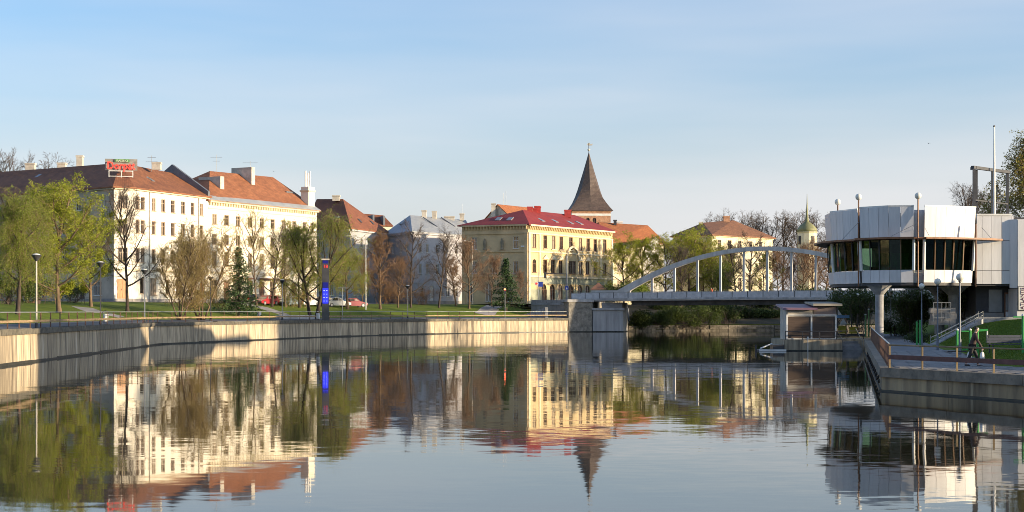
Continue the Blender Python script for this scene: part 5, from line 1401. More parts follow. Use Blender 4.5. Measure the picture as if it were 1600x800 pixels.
# retaining wall and stair
rw_ = thing('retaining_wall', 'brown stone retaining wall left of the bridge abutment', 'wall', (6, 262, 2.3))
for k in range(8):
    x0 = 3.3 + k * .85; MB().prism([(x0 + .01, 262 - k * .35), (x0 + .84, 261.65 - k * .35), (x0 + .84, 265), (x0 + .01, 265)], 2.2, 4.55).build('stone_panel', M_plinth, rw_, world=True)
    MB().prism([(x0 + .0, 261.85 - k * .35), (x0 + .85, 261.5 - k * .35), (x0 + .85, 265), (x0 + .0, 265)], 4.553, 4.9).build('coping_stone', M_conc, rw_, world=True)
    MB().prism([(x0 + .02, 262.2 - k * .35), (x0 + .83, 261.9 - k * .35), (x0 + .83, 262.6 - k * .35), (x0 + .02, 262.9 - k * .35)], 4.903, 5.4).build('parapet_block', M_plinth, rw_, world=True)
st_ = thing('staircase', 'grey steps climbing along the retaining wall towards the bridge', 'stairs', (2, 258, 2.4))
for k in range(10):
    MB().box(1.0 + k * .5, 1.0 + (k + 1) * .5 - .004, 257.6 - k * .22, 259.6 - k * .22, 2.2, 2.62 + k * .17).build('step', M_conc, st_, world=True)
# small kiosk and boxes at the bridge head
kk = thing('small_kiosk', 'little pale kiosk with dark brown pyramid roof at the bridge head', 'kiosk', (X(935, 273), 273, 5.0))
MB().box(-1.0, 1.15, -1, 1, 0, 2.3).build('wall', M_chim, kk); MB().loft([[(-1.5, -1.5, 2.3), (1.5, -1.5, 2.3), (1.5, 1.5, 2.3), (-1.5, 1.5, 2.3)], [(-.05, -.05, 3.55), (.05, -.05, 3.55), (.05, .05, 3.55), (-.05, .05, 3.55)]]).build('roof', M_frameb, kk)
MB().box(-.95, -.5, -1.04, -1.003, .1, 2.1).build('door', M_darkmetal, kk)
ub = thing('utility_box', 'pale grey cabinet standing on the bridge abutment', 'cabinet', (X(914.5, 262), 262, 5.45))
MB().bevbox(-.75, .75, -.4, .4, .05, 1.2, .04).build('cabinet_body', M_panel, ub); MB().box(-.7, .7, -.38, .38, 0, .05).build('foot', M_darkmetal, ub); MB().box(.76, .85, -.42, .42, 0, 1.28).build('side_post', M_whitepaint, ub)

# ------------------------------------------------------------------ round pavilion on the right
cz = Vector((36.5, 142.0)); ZT = 12.5
def TP(p, z, o=0.0):
    """point on the outward leaning facade: widest at the top"""
    v = Vector(p[:2]) - cz; k = 1 - .055 * (ZT - z) / 6.6 + o / v.length
    q = cz + v * k; return (q.x, q.y, z)
M_pan = mat('white_facade_panel', (.66, .66, .67), .38, .07, scale=2.2, stretch=(1, 1, .12), objrand=.05, detail=7)
M_rust = mat('rust_brown_metal', (.26, .11, .045), .55, .25, scale=2)
M_mull = mat('bronze_mullion', (.22, .13, .07), .45, .15)
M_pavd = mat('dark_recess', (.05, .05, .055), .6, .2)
def glassmat():
    m = bpy.data.materials.new('tinted_glass'); m.use_nodes = True; t = m.node_tree; l = t.links.new
    t.nodes.remove(t.nodes['Principled BSDF']); o = t.nodes['Material Output']
    g = t.nodes.new('ShaderNodeBsdfGlossy'); g.inputs['Roughness'].default_value = .03; g.inputs['Color'].default_value = (.85, .9, .88, 1)
    tr = t.nodes.new('ShaderNodeBsdfTransparent'); tr.inputs['Color'].default_value = (.38, .52, .40, 1)
    f = t.nodes.new('ShaderNodeFresnel'); f.inputs['IOR'].default_value = 1.5
    mx_ = t.nodes.new('ShaderNodeMixShader'); l(f.outputs[0], mx_.inputs[0]); l(tr.outputs[0], mx_.inputs[1]); l(g.outputs[0], mx_.inputs[2]); l(mx_.outputs[0], o.inputs['Surface'])
    return m
M_tint = glassmat()
pv = thing('round_pavilion', 'white panelled round restaurant raised on pillars over the right bank', 'building', (36.5, 140, 1.0))
segs = []
def px_chain(pairs):
    return [XY(px, D) for px, D in pairs]
s1 = px_chain([(1297, 139.5), (1306, 138.3), (1316, 137.2), (1328, 136.2), (1340, 135.4)])
s2a = px_chain([(1342.5, 133.6), (1357, 132.8), (1372, 132.1), (1388, 131.5)])
s2b = px_chain([(1388, 131.5), (1407, 131.2), (1428, 131.0)])
s3 = px_chain([(1445, 131.0), (1463, 131.35), (1479, 131.7), (1493, 132.1), (1509, 132.5), (1525, 133.0)])
s0 = [(30.6, 147.5), (29.2, 143.5), s1[0]]
def panel(a, b, z0, z1, name, m_, th=.12, gap=.012, o=0.0, parent=None):
    a = Vector(a); b = Vector(b); d = (b - a).normalized() * gap; a = a + d; b = b - d
    m = MB(); m.loft([[TP(a, z0, o), TP(b, z0, o), TP(b, z0, o - th), TP(a, z0, o - th)], [TP(a, z1, o), TP(b, z1, o), TP(b, z1, o - th), TP(a, z1, o - th)]])
    return m.build(name, m_, parent or pv, world=True)
for ch in (s0, s1, s2a, s2b, s3):
    for a, b in zip(ch, ch[1:]):
        panel(a, b, 5.95, 7.03, 'facade_panel', M_pan); panel(a, b, 9.82, 12.42, 'facade_panel', M_pan)
        panel(a, b, 7.06, 9.6, 'pane', M_tint, .02, .03, -.12)
    for a in ch[1:-1]:
        MB().bar(TP(a, 7.05, -.05), TP(a, 9.62, -.05), .09, .09).build('mullion', M_mull if ch in (s2b, s3) else M_pavd, pv, world=True)
    panel(ch[0], ch[-1], 12.425, 12.55, 'parapet_cap', M_whitepaint, .3, 0, .04) if ch in (s1, s2a, s2b, s3) else None
for p_ in (s1[0], s1[-1], s2a[0], s2b[-1], s3[0], s3[-1]):
    MB().cyl(TP(p_, 7.0, .02), TP(p_, 9.62, .02), .13, n=8).build('white_post', M_whitepaint, pv, world=True)
# recess between the second and third shells
rc = [XY(1428, 132.0), XY(1445, 132.0)]
panel(*rc, 5.95, 7.03, 'facade_panel', M_pan); panel(*rc, 9.82, 12.2, 'facade_panel', M_pan); panel(*rc, 7.06, 9.6, 'pane', M_tint, .02, .02, -.1)
nt_ = [XY(1340, 136.2), XY(1343, 135.0)]
panel(*nt_, 5.95, 12.2, 'dark_joint', M_pavd)
outline = s0[:2] + s1 + s2a + s2b[1:] + rc + s3
fl = [TP(p_, 5.9, -.1)[:2] for p_ in outline] + [(41.5, 150), (34, 151)]
MB().prism(fl, 5.70, 5.945).build('floor_slab', M_pavd, pv, world=True)
fl2 = [TP(p_, 7.0, -.4)[:2] for p_ in outline] + [(41.5, 149.5), (34, 150.5)]
MB().prism(fl2, 6.3, 6.6).build('floor', mat('interior_floor', (.10, .09, .08), .6, .2), pv, world=True)
fl3 = [TP(p_, 9.7, -.25)[:2] for p_ in outline] + [(41.5, 149.5), (34, 150.5)]
MB().prism(fl3, 9.62, 9.8).build('ceiling', M_pavd, pv, world=True)
fl4 = [TP(p_, 12.0, -.3)[:2] for p_ in outline] + [(41.5, 149.5), (34, 150.5)]
MB().prism(fl4, 11.7, 11.9).build('roof_deck', M_zinc, pv, world=True)
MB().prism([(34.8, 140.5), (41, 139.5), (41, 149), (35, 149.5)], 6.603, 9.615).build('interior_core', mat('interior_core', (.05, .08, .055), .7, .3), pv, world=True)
M_green = mat('green_interior_wall', (.10, .30, .14), .6, .2)
for px, w_ in ((1388, .25), (1407, 1.4), (1497, .7), (1376, .9)):
    MB().box(-w_ / 2, w_ / 2, -.05, .05, 0, 2.0).build('interior_screen', M_green, pv, (X(px, 137.8), 137.8, 6.7), 0, True)
for k in range(5): MB().box(-.3, .3, -.3, .3, 0, .75).build('interior_table', M_frameb, pv, (X(1365 + k * 28, 134.5), 134.5, 6.605), 0, True)
# canopy ring
cp = [TP(p_, 9.7, 1.15)[:2] for p_ in ([(31.0, 149)] + outline)] + [XY(1567, 133.9)] + [XY(1567, 134.25)]
ins = [TP(p_, 9.7, -.05)[:2] for p_ in ([(31.0, 149)] + outline)] + [XY(1566, 134.26)] + [XY(1566, 134.27)]
m = MB(); n = len(cp)
m.v = [(x, y, 9.64) for x, y in cp] + [(x, y, 9.80) for x, y in cp] + [(x, y, 9.64) for x, y in ins] + [(x, y, 9.80) for x, y in ins]
for i in range(n - 1): m.f += [(i, i + 1, n + i + 1, n + i), (n + i, n + i + 1, 3 * n + i + 1, 3 * n + i), (2 * n + i, 2 * n + i + 1, i + 1, i)]
m.build('canopy', M_rust, pv, world=True)
# right wing
WX = [X(px, 134.3) for px in (1526, 1534.7, 1549.6, 1565, 1580, 1584)]
for a, b in zip(WX, WX[1:]):
    for z0, z1 in ((5.87, 7.01), (7.05, 9.64), (9.68, 11.84)):
        MB().box(a + .012, b - .012, 134.3, 134.45, z0, z1).build('facade_panel', M_pan, pv, world=True)
MB().box(WX[0], 43.7, 134.22, 134.6, 11.845, 12.0).build('parapet_cap', M_whitepaint, pv, world=True)
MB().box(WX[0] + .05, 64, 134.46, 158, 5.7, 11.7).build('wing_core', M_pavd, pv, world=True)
MB().prism([(43.52, 134.28), (44.07, 133.97), (64, 133.97), (64, 134.4), (43.52, 134.4)], 5.5, 11.5).build('side_block', M_pan, pv, world=True)
for k in range(9): MB().box(44.1 + k * 1.5, 44.08 + (k + 1) * 1.5 - .03, 133.88, 133.968, 5.52, 11.45).build('facade_panel', M_pan, pv, world=True)
# ground floor
GD = 136.5
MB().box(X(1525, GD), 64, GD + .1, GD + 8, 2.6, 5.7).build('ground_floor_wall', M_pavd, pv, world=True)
MB().box(X(1545, GD), X(1566, GD), GD, GD + .099, 3.4, 5.4).build('shop_window', mat('milky_glass', (.22, .24, .25), .15, .1), pv, world=True)
dr = MB().box(X(1569.5, GD), X(1581, GD), GD - .03, GD + .098, 2.95, 5.15).build('door', M_frameb, pv, world=True)
MB().box(X(1571, GD), X(1579.5, GD), GD - .06, GD - .031, 3.55, 5.0).build('pane', mat('milky_glass', (.22, .24, .25)), dr, world=True)
MB().box(X(1571, GD), X(1579.5, GD), GD - .06, GD - .031, 3.0, 3.45).build('kick_plate', M_pan, dr, world=True)
MB().box(X(1522, 134), 46, 133.4, GD - .05, 2.5, 2.98).build('terrace', M_conc, pv, world=True)
MB().box(X(1525, GD), X(1568, GD), GD - .05, GD + .098, 2.985, 3.35).build('plinth', M_plinth, pv, world=True)
MB().box(44.07, 64, 134.0, 136.4, 2.9, 5.45).build('block_ground_floor', M_pan, pv, world=True)
for px, D, r_ in ((1374, 132.5, .36), (1490, 137.5, .45), (1468, 141, .45)):
    x = X(px, D); b_ = gz(x, D) - .2
    m = MB(); m.smooth = False; m.lathe([(r_, b_), (r_, 4.6), (r_ * 1.05, 4.9), (r_ * 2.4, 5.5), (r_ * 3.0, 5.69)], (x, D), 16); m.build('pillar', M_conc, pv, world=True)
# rusty poles with globes
for px, D, z1, gl in ((1309, 140.5, 13.2, 1), (1341.5, 134.9, 13.25, 1), (1434.5, 130.9, 13.05, 1), (1524.5, 132.0, 11.0, 0)):
    x = X(px, D); o_ = MB().cyl((x, D, 5.6), (x, D, z1), .065, n=8).build('lamp_pole', M_rust, pv, world=True)
    if gl:
        g_ = MB(); g_.smooth = True; g_.lathe([(.02, 0), (.14, .03), (.24, .12), (.29, .28), (.26, .42), (.17, .53), (.02, .58)], n=14); g_.build('globe', M_globe, o_, (x, D, z1 - .02), 0, True)
for (a, b) in (((1342, 132.9, 11.2), (1316, 136.4, 9.85)), ((1434.5, 130.6, 11.0), (1392, 130.7, 9.85)), ((1445, 130.9, 10.6), (1452, 130, 9.85)), ((1534, 134, 10.8), (1549, 133.6, 9.8))):
    MB().cyl((X(a[0], a[1]), a[1], a[2]), (X(b[0], b[1]), b[1], b[2]), .02, n=5).build('tie_rod', M_metal, pv, world=True)
# vertical name sign
sg = thing('vertical_sign', 'white upright sign with dark vertical lettering at the right edge of the pavilion', 'sign', (44.5, 133.9, 3.55))
MB().box(-.42, .45, -.06, .04, 0, 2.1).build('sign_board', M_darkmetal, sg); MB().box(-.36, .39, -.075, -.061, .06, 2.04).build('sign_face', M_whitepaint, sg)
text('ATLANTIS', .42, (.1, -.09, 1.05), (R(90), R(-90), 0), mat('sign_plum', (.10, .02, .06), .5, .05), sg, .01)
# steel portal and flag mast on the roof
fr = thing('roof_frame', 'dark steel portal frame standing on the pavilion roof', 'frame', (X(1548, 140), 140, 11.7))
x0, x1, xm = X(1522, 137), X(1574, 142), X(1551, 139.5)
for (x, D) in ((x0, 137), (x0 + .55, 138.2), (xm, 139.5), (x1, 142)): MB().box(x - .11, x + .11, D - .11, D + .11, 11.7, 16.2).build('steel_post', M_darkmetal, fr, world=True)
MB().bar((x0 - .14, 137, 16.33), (x1 + .14, 142, 16.33), .3, .26).build('top_beam', M_darkmetal, fr, world=True); MB().bar((x0, 137, 13.4), (x1, 142, 13.4), .12, .12).build('cross_beam', M_darkmetal, fr, world=True); MB().bar((x0 + .2, 138.4, 16.33), (x0 + .2, 137.2, 16.33), .25, .25).build('top_beam', M_darkmetal, fr, world=True)
fm_ = thing('flag_mast', 'tall white flag mast above the dark roof frame', 'mast', (X(1553.5, 138.8), 138.8, 11.9))
MB().cyl((0, 0, 0), (0, 0, Z(199, 138.8) - 11.9), .13, .07, n=8).build('pole', M_whitepaint, fm_); MB().lathe([(.02, 0), (.1, .05), (.1, .15), (.02, .2)], n=8).build('knob', M_darkmetal, fm_, (0, 0, Z(199, 138.8) - 11.9))

# ------------------------------------------------------------------ waterside kiosk on its platform
pf = thing('landing_platform', 'grey concrete landing platform with steps below the shuttered kiosk', 'platform', (26, 135, 0))
MB().box(23.9, 29.0, 134.9, 141.5, -1.5, .98).build('deck_block', M_slab, pf, world=True)
MB().box(29.003, 33, 137.5, 142, -1.5, .98).build('deck_block', M_slab, pf, world=True)
MB().box(23.86, 29.04, 134.85, 136, -.5, .09).build('tide_band', M_tide, pf, world=True)
for k in range(5): MB().box(29.01, 30.9, 137.48 - (k + 1) * .48, 137.49 - k * .48, -1.5, .8 - k * .2).build('step', M_conc, pf, world=True)
ks = thing('shuttered_kiosk', 'small kiosk with two brown shutters and a purple roof on the platform', 'kiosk', (X(1268, 135.8), 135.8, 1.0))
w_ = X(1307, 135.8) - X(1229, 135.8)
MB().box(-w_ / 2, w_ / 2, .12, 3.2, -.02, 2.75).build('wall', M_chim, ks)
M_shut = mat('brown_shutter', (.10, .065, .045), .6, .15, scale=2, stretch=(.3, .3, 9))
for s in (-1, 1):
    c = s * w_ * .245
    sh_ = MB().box(c - .98, c + .98, .05, .119, .1, 2.0).build('shutter', M_shut, ks)
    for k in range(8): MB().box(c - .97, c + .97, .03, .049, .12 + k * .235, .12 + k * .235 + .21).build('shutter_slat', M_shut, sh_)
for c in (-w_ / 2 + .05, 0, w_ / 2 - .05): MB().box(c - .07, c + .07, -.02, .118, 0, 2.1).build('frame_post', M_whitepaint, ks)
MB().box(-w_ / 2, w_ / 2, -.0, .117, 2.1, 2.2).build('frame_rail', M_whitepaint, ks); MB().box(-w_ / 2, w_ / 2, -.03, .116, -.0, .08).build('frame_rail', M_whitepaint, ks)
MB().box(-w_ / 2 + .1, .1, .02, .119, 2.2, 2.55).build('fascia', M_chim, ks); MB().box(.2, w_ / 2, .02, .119, 2.2, 2.9).build('fascia', mat('pink_brown_board', (.26, .20, .18), .7, .1), ks)
MB().loft([[(-w_ / 2 - .4, -.5, 2.6), (.45, -.5, 2.6), (.45, 3.4, 3.0), (-w_ / 2 - .4, 3.4, 3.0)], [(-w_ / 2 - .35, -.45, 2.78), (.45, -.45, 2.78), (.45, 3.4, 3.15), (-w_ / 2 - .35, 3.4, 3.15)]]).build('roof', mat('purple_roof_sheet', (.20, .11, .15), .5, .12), ks)
MB().loft([[(.05, -.55, 2.95), (w_ / 2 + .4, -.55, 2.95), (w_ / 2 + .4, 3.5, 3.2), (.05, 3.5, 3.2)], [(.05, -.55, 3.15), (w_ / 2 + .4, -.55, 3.15), (w_ / 2 + .4, 3.5, 3.35), (.05, 3.5, 3.35)]]).build('roof', mat('beige_roof_sheet', (.36, .33, .27), .6, .1), ks)
kr = thing('platform_railing', 'dark railing across the front of the shuttered kiosk', 'railing', (24, 135.05, 1))
for x in np.linspace(24.05, 31.5, 6): MB().box(x - .03, x + .03, 135.0 if x < 29 else 137.6, 135.06 if x < 29 else 137.66, .98, 1.75).build('post', M_darkmetal, kr, world=True)
for z in (1.3, 1.72): MB().bar((24.0, 134.98, z), (29.0, 134.98, z), .05, .07).build('rail', M_darkmetal, kr, world=True); MB().bar((29.0, 137.58, z), (31.6, 137.58, z), .05, .07).build('rail', M_darkmetal, kr, world=True)
sr = thing('stair_railing', 'grey handrails sloping down the platform steps to the water', 'railing', (30, 136, 1))
for x in (29.1, 30.8): MB().cyl((x, 135.0, .85), (x + .0, 137.6, 1.95), .035, n=6).build('handrail', M_railpipe, sr, world=True); MB().cyl((x, 135.1, -.2), (x, 135.1, .9), .03, n=6).build('post', M_railpipe, sr, world=True)
jt = thing('floating_jetty', 'small floating jetty with white edges left of the platform', 'jetty', (X(1207, 134), 134, 0))
MB().box(-1.15, 1.1, -.25, 2.3, -.3, .12).build('float', M_pavd, jt); MB().box(-1.2, 1.15, -.32, -.252, .02, .16).build('white_edge', M_whitepaint, jt)
MB().bar((-1.1, -.28, .25), (.2, 1.5, .62), .12, .08).build('gangway_rail', M_whitepaint, jt); MB().box(.1, 1.1, .3, 1.9, .14, .55).build('cover', M_darkmetal, jt); MB().cyl((-1.45, 0, -.5), (-1.45, 0, .55), .08, n=7).build('mooring_post', M_darkmetal, jt)
wp = thing('measuring_staff', 'thin white staff standing in front of the platform', 'staff', (X(1262.5, 134.7), 134.75, -.6))
MB().cyl((0, 0, 0), (0, 0, 1.75), .035, n=6).build('pole', M_whitepaint, wp); MB().box(-.06, .06, -.03, .03, 1.75, 1.85).build('tip', M_whitepaint, wp)

# playground by the kiosk
pg = thing('play_structure', 'colourful climbing frame with white sails and yellow panels beside the kiosk', 'play structure', (X(1325, 150), 150, 1.0))
for x, h, mm in ((-1.0, 2.9, M_darkmetal), (-.2, 2.2, M_frameb), (.35, 2.2, M_darkmetal), (.95, 2.2, M_darkmetal), (1.7, 1.6, M_metal)): MB().box(x - .06, x + .06, -.06, .06, 0, h).build('post', mm, pg)
M_blue = mat('light_blue_paint', (.20, .38, .62), .5, .1); M_yel = mat('yellow_paint', (.45, .38, .03), .5, .15)
MB().bar((-1.1, -.1, 1.95), (.1, -.1, 1.95), .1, .26).build('beam', M_blue, pg)
def tri(a, b, c, name, m_): 
    MB().add([(*a, ), (*b, ), (*c, ), (a[0], a[1] + .03, a[2]), (b[0], b[1] + .03, b[2]), (c[0], c[1] + .03, c[2])], [(0, 1, 2), (5, 4, 3), (0, 3, 4, 1), (1, 4, 5, 2), (2, 5, 3, 0)]).build(name, m_, pg)
tri((-1.0, -.15, 2.1), (-.62, -.15, 2.1), (-1.0, -.15, 2.65), 'sail', M_whitepaint); tri((-.85, -.15, 1.15), (-.1, -.15, 1.2), (-.5, -.15, 1.8), 'sail', M_whitepaint)
MB().box(-.95, -.2, -.1, -.05, .3, 1.05).build('panel', M_yel, pg); MB().box(.1, .9, -.1, -.05, .3, .95).build('panel', M_yel, pg); MB().box(-1.0, 1.8, .2, 1.6, 0, .25).build('platform', M_darkmetal, pg)
for k, (px, h) in enumerate(((1352.5, 2.1), (1357.5, 2.6))):
    o_ = thing('green_post', ('short', 'taller')[k] + ' green post beside the playground under the pavilion', 'post', (X(px, 146), 146, 1.03))
    MB().cyl((0, 0, 0), (0, 0, h), .08, n=8).build('shaft', mat('pale_green_paint', (.12, .28, .10), .5, .1), o_); MB().lathe([(.1, 0), (.1, .06), (.02, .1)], n=8).build('cap', M_whitepaint, o_, (0, 0, h))

# ------------------------------------------------------------------ lamps
def globe_lamp(px, D, topy, label, r=.2, base=None):
    x = X(px, D); b = gz(x, D) if base is None else base; h = Z(topy, D) - b
    o = thing('globe_lamp', label, 'street lamp', (x, D, b), 0, 'globe lamps on the right bank')
    MB().cyl((0, 0, -.1), (0, 0, .9), .085, .075, n=8).build('base', mat('lamp_blue_grey', (.16, .18, .22), .5, .15), o); MB().cyl((0, 0, .9), (0, 0, h - .25), .05, .035, n=8).build('pole', mat('lamp_blue_grey', (.16, .18, .22)), o)
    MB().lathe([(.05, 0), (.09, .04), (.09, .1), (.05, .12)], n=8).build('collar', M_darkmetal, o, (0, 0, h - .3))
    g = MB(); g.smooth = True; g.lathe([(.02 * r, -r), (.6 * r, -.8 * r), (.95 * r, -.3 * r), (r, 0), (.95 * r, .3 * r), (.6 * r, .8 * r), (.02 * r, r)], n=14); g.build('globe', M_globe, o, (0, 0, h))
globe_lamp(1500, 84, 433, 'nearest globe lamp, its big globe before the pavilion windows', .22)
globe_lamp(1465, 95, 440, 'globe lamp second nearest, in front of the ramp', .21)
globe_lamp(1440, 106, 447, 'globe lamp third from the right, beside the green posts', .2)
globe_lamp(1392, 150, 459, 'far globe lamp right of the concrete pillar', .2)
globe_lamp(1340, 172, 461, 'farthest globe lamp behind the kiosk, left of the pillar', .2, 1.1)
def dish_lamp(px, D, topy, label, col=M_metal):
    x = X(px, D); b = gz(x, D); h = Z(topy, D) - b
    o = thing('promenade_lamp', label, 'street lamp', (x, D, b), 0, 'dish lamps on the promenade')
    MB().cyl((0, 0, -.05), (0, 0, .35), .14, .11, n=8).build('base', M_darkmetal, o); MB().cyl((0, 0, .35), (0, 0, h - .45), .065, .05, n=8).build('pole', col, o)
    MB().lathe([(.07, 0), (.13, .08), (.34, .38), (.36, .42), (.30, .45)], n=12).build('dish', M_darkmetal, o, (0, 0, h - .5)); MB().lathe([(.28, 0), (.22, .06), (.02, .1)], n=12).build('cap', M_globe, o, (0, 0, h - .05))
for px, D, ty, lb, c in ((57, 108.5, 397, 'leftmost dish lamp, pale pole lit by the sun', M_chim), (157, 133, 409, 'second dish lamp from the left, near the white bin', M_darkmetal), (226, 155, 421, 'third dish lamp, before the white house wall', M_metal),
                         (329, 176, 432, 'fourth dish lamp, before the golden trees', M_darkmetal), (441, 196, 437, 'fifth dish lamp, by the concrete ledge', M_metal), (637, 231, 446, 'rightmost dish lamp with pale pole, before the grey house', M_chim)): dish_lamp(px, D, ty, lb, c)
sp_ = thing('sign_post', 'thin pole with a short crossbar right of the information pillar', 'pole', (X(535, 213), 213, gz(X(535, 213), 213)))
MB().cyl((0, 0, 0), (0, 0, Z(449, 213) - gz(X(535, 213), 213)), .05, n=7).build('pole', M_metal, sp_); MB().box(-.7, .7, -.04, .04, Z(450.5, 213) - gz(X(535, 213), 213), Z(449, 213) - gz(X(535, 213), 213)).build('crossbar', M_metal, sp_)
wm_ = thing('street_light', 'tall white street light mast with arm before the shaded house', 'street lamp', (X(571.5, 236), 236, gz(X(571.5, 236), 236)))
hh = Z(372, 236) - gz(X(571.5, 236), 236)
MB().cyl((0, 0, 0), (0, 0, hh), .1, .06, n=8).build('pole', M_whitepaint, wm_); MB().cyl((0, 0, hh - .05), (-2.2, -.2, hh + .35), .05, n=7).build('arm', M_whitepaint, wm_); MB().bevbox(-2.9, -2.1, -.32, -.06, hh + .28, hh + .45, .05).build('lamp_head', M_whitepaint, wm_)
wm2 = thing('street_light', 'slim grey street light mast before the brown trees by the yellow house', 'street lamp', (X(738, 262), 262, 4.7))
hh = Z(378, 262) - 4.7
MB().cyl((0, 0, 0), (0, 0, hh), .09, .05, n=8).build('pole', M_chim, wm2); MB().cyl((0, 0, hh - .05), (-1.2, -.2, hh + .2), .04, n=7).build('arm', M_chim, wm2); MB().bevbox(-1.8, -1.1, -.3, -.06, hh + .12, hh + .28, .04).build('lamp_head', M_whitepaint, wm2)

# traffic signs before the yellow house
ts = thing('signal_mast', 'dark signal mast with long arm and lights before the yellow arches', 'traffic light', (X(885.5, 270), 270, 5.0))
MB().cyl((0, 0, 0), (0, 0, Z(400, 270) - 5), .16, .12, n=8).build('pole', M_metal, ts); a_ = Z(428, 270) - 5
MB().cyl((0, 0, a_), (X(851, 270) - X(885.5, 270), 0, a_ + .1), .07, n=7).build('arm', M_darkmetal, ts); MB().bevbox(-4.0, -3.55, -.15, .15, a_ - .75, a_ + .35, .05).build('signal_head', M_darkmetal, ts)
MB().box(-.3, .3, -.18, -.14, Z(453, 270) - 5, Z(447, 270) - 5).build('blue_sign', mat('sign_blue', (.03, .06, .35), .5, .1), ts)
MB().add([(-.18, -.19, Z(452, 270) - 5), (.18, -.19, Z(452, 270) - 5), (0, -.19, Z(448.5, 270) - 5)], [(0, 1, 2)]).build('white_triangle', M_whitepaint, ts)
bs = thing('road_sign', 'round and square blue road signs on one pole before the yellow house', 'road sign', (X(841.5, 268), 268, 5.0))
MB().cyl((0, 0, 0), (0, 0, Z(425, 268) - 5), .045, n=6).build('pole', M_metal, bs); z_ = Z(444, 268) - 5
MB().bevbox(-.05, .75, -.09, -.05, z_ - .45, z_ + .4, .03).build('square_sign', mat('sign_blue', (.03, .06, .35)), bs); MB().cyl((-.35, -.12, z_ + .05), (-.35, -.08, z_ + .05), .34, n=14).build('round_sign', M_whitepaint, bs); MB().cyl((-.35, -.15, z_ + .1), (-.35, -.121, z_ + .1), .2, n=12).build('red_disc', M_signred, bs)
tl = thing('traffic_light', 'traffic light showing red in front of the dark pine', 'traffic light', (X(789, 247), 247, gz(X(789, 247), 247)))
hh = Z(452, 247) - gz(X(789, 247), 247)
MB().cyl((0, 0, 0), (0, 0, hh - .6), .06, n=7).build('pole', M_metal, tl); MB().bevbox(-.2, .2, -.15, .15, hh - .75, hh + .3, .05).build('signal_head', M_darkmetal, tl)
MB().cyl((0, -.2, hh), (0, -.152, hh), .15, n=12).build('red_light', mat('lit_red', (.8, .06, .03), .4, .02, emit=((1, .12, .05), 4)), tl)

# information pillar
iD = 199.0; ix = X(508.5, iD); ib = gz(ix, iD)
ip = thing('information_pillar', 'tall black information pillar with glowing blue panel on the lawn', 'display', (ix, iD, ib), R(8))
H_ = Z(405, iD) - ib; w2 = .46
MB().box(-w2, w2, -.2, .2, -.2, Z(475, iD) - ib).build('base', mat('pillar_grey', (.10, .10, .095), .7, .15), ip); z0 = Z(475, iD) - ib
MB().box(-w2, w2, -.22, .22, z0 + .002, H_ - .1).build('case', M_darkmetal, ip); MB().box(-w2 - .06, w2 + .06, -.27, .27, H_ - .098, H_ + .06).build('cap', M_chim, ip)
M_scr = mat('blue_screen', (.0, .0, .25), .3, .1, emit=((.02, .03, 1.0), .8)); M_scr2 = mat('dim_blue_screen', (.0, .0, .1), .3, .1, emit=((.03, .04, .8), .07))
s_ = MB().box(-w2 + .1, w2 - .1, -.25, -.221, z0 + .08, z0 + 2.05).build('screen', M_scr, ip); MB().box(-w2 + .1, w2 - .1, -.25, -.221, z0 + 2.1, z0 + 2.8).build('dim_screen', M_scr2, ip); MB().box(-w2 + .12, w2 - .12, -.25, -.221, H_ - .55, H_ - .18).build('dim_screen', M_scr2, ip)
for k in range(4):
    for x in (-.18, .17): MB().box(x - .07, x + .07, -.262, -.251, z0 + .36 + k * .45, z0 + .41 + k * .45).build('text_line', mat('screen_text', (.5, .5, .8), .4, .05, emit=((.6, .65, 1), .7)), s_)
text('18', .62, (0, -.24, H_ - 1.15), (R(90), 0, 0), mat('led_red', (.3, .02, .02), .4, .05, emit=((1, .06, .05), .5)), ip, .01)

# bins, ledge
M_bin = mat('white_bin', (.62, .62, .60), .5, .1)
for px, D, lb in ((165, 146, 'white litter bin beside the second lamp'), (405, 196, 'white litter bin with hoop beside the diagonal path'), (497, 197, 'white litter bin at the foot of the information pillar')):
    x = X(px, D); o_ = thing('litter_bin', lb, 'bin', (x, D, gz(x, D)), 0, 'white litter bins on the lawn')
    MB().lathe([(.2, 0), (.24, .08), (.26, .7), (.24, .74)], n=12).build('bin_body', M_bin, o_); m = MB()
    m.loft([[(r_ * math.cos(a), q_, .72 + r_ * math.sin(a)) for r_, q_ in ((.3, -.04), (.36, -.04), (.36, .04), (.3, .04))] for a in np.linspace(0, math.pi, 9)]); m.build('hoop', M_darkmetal, o_)
x = X(462, 203); lg = thing('concrete_ledge', 'low pale concrete ledge at the back of the promenade', 'ledge', (x, 203, gz(x, 203) - .1), R(62))
for k in range(4): MB().bevbox(-4 + k * 2 + .01, -2 + k * 2 - .01, -.3, .3, 0, .6, .03).build('block', M_concl, lg)

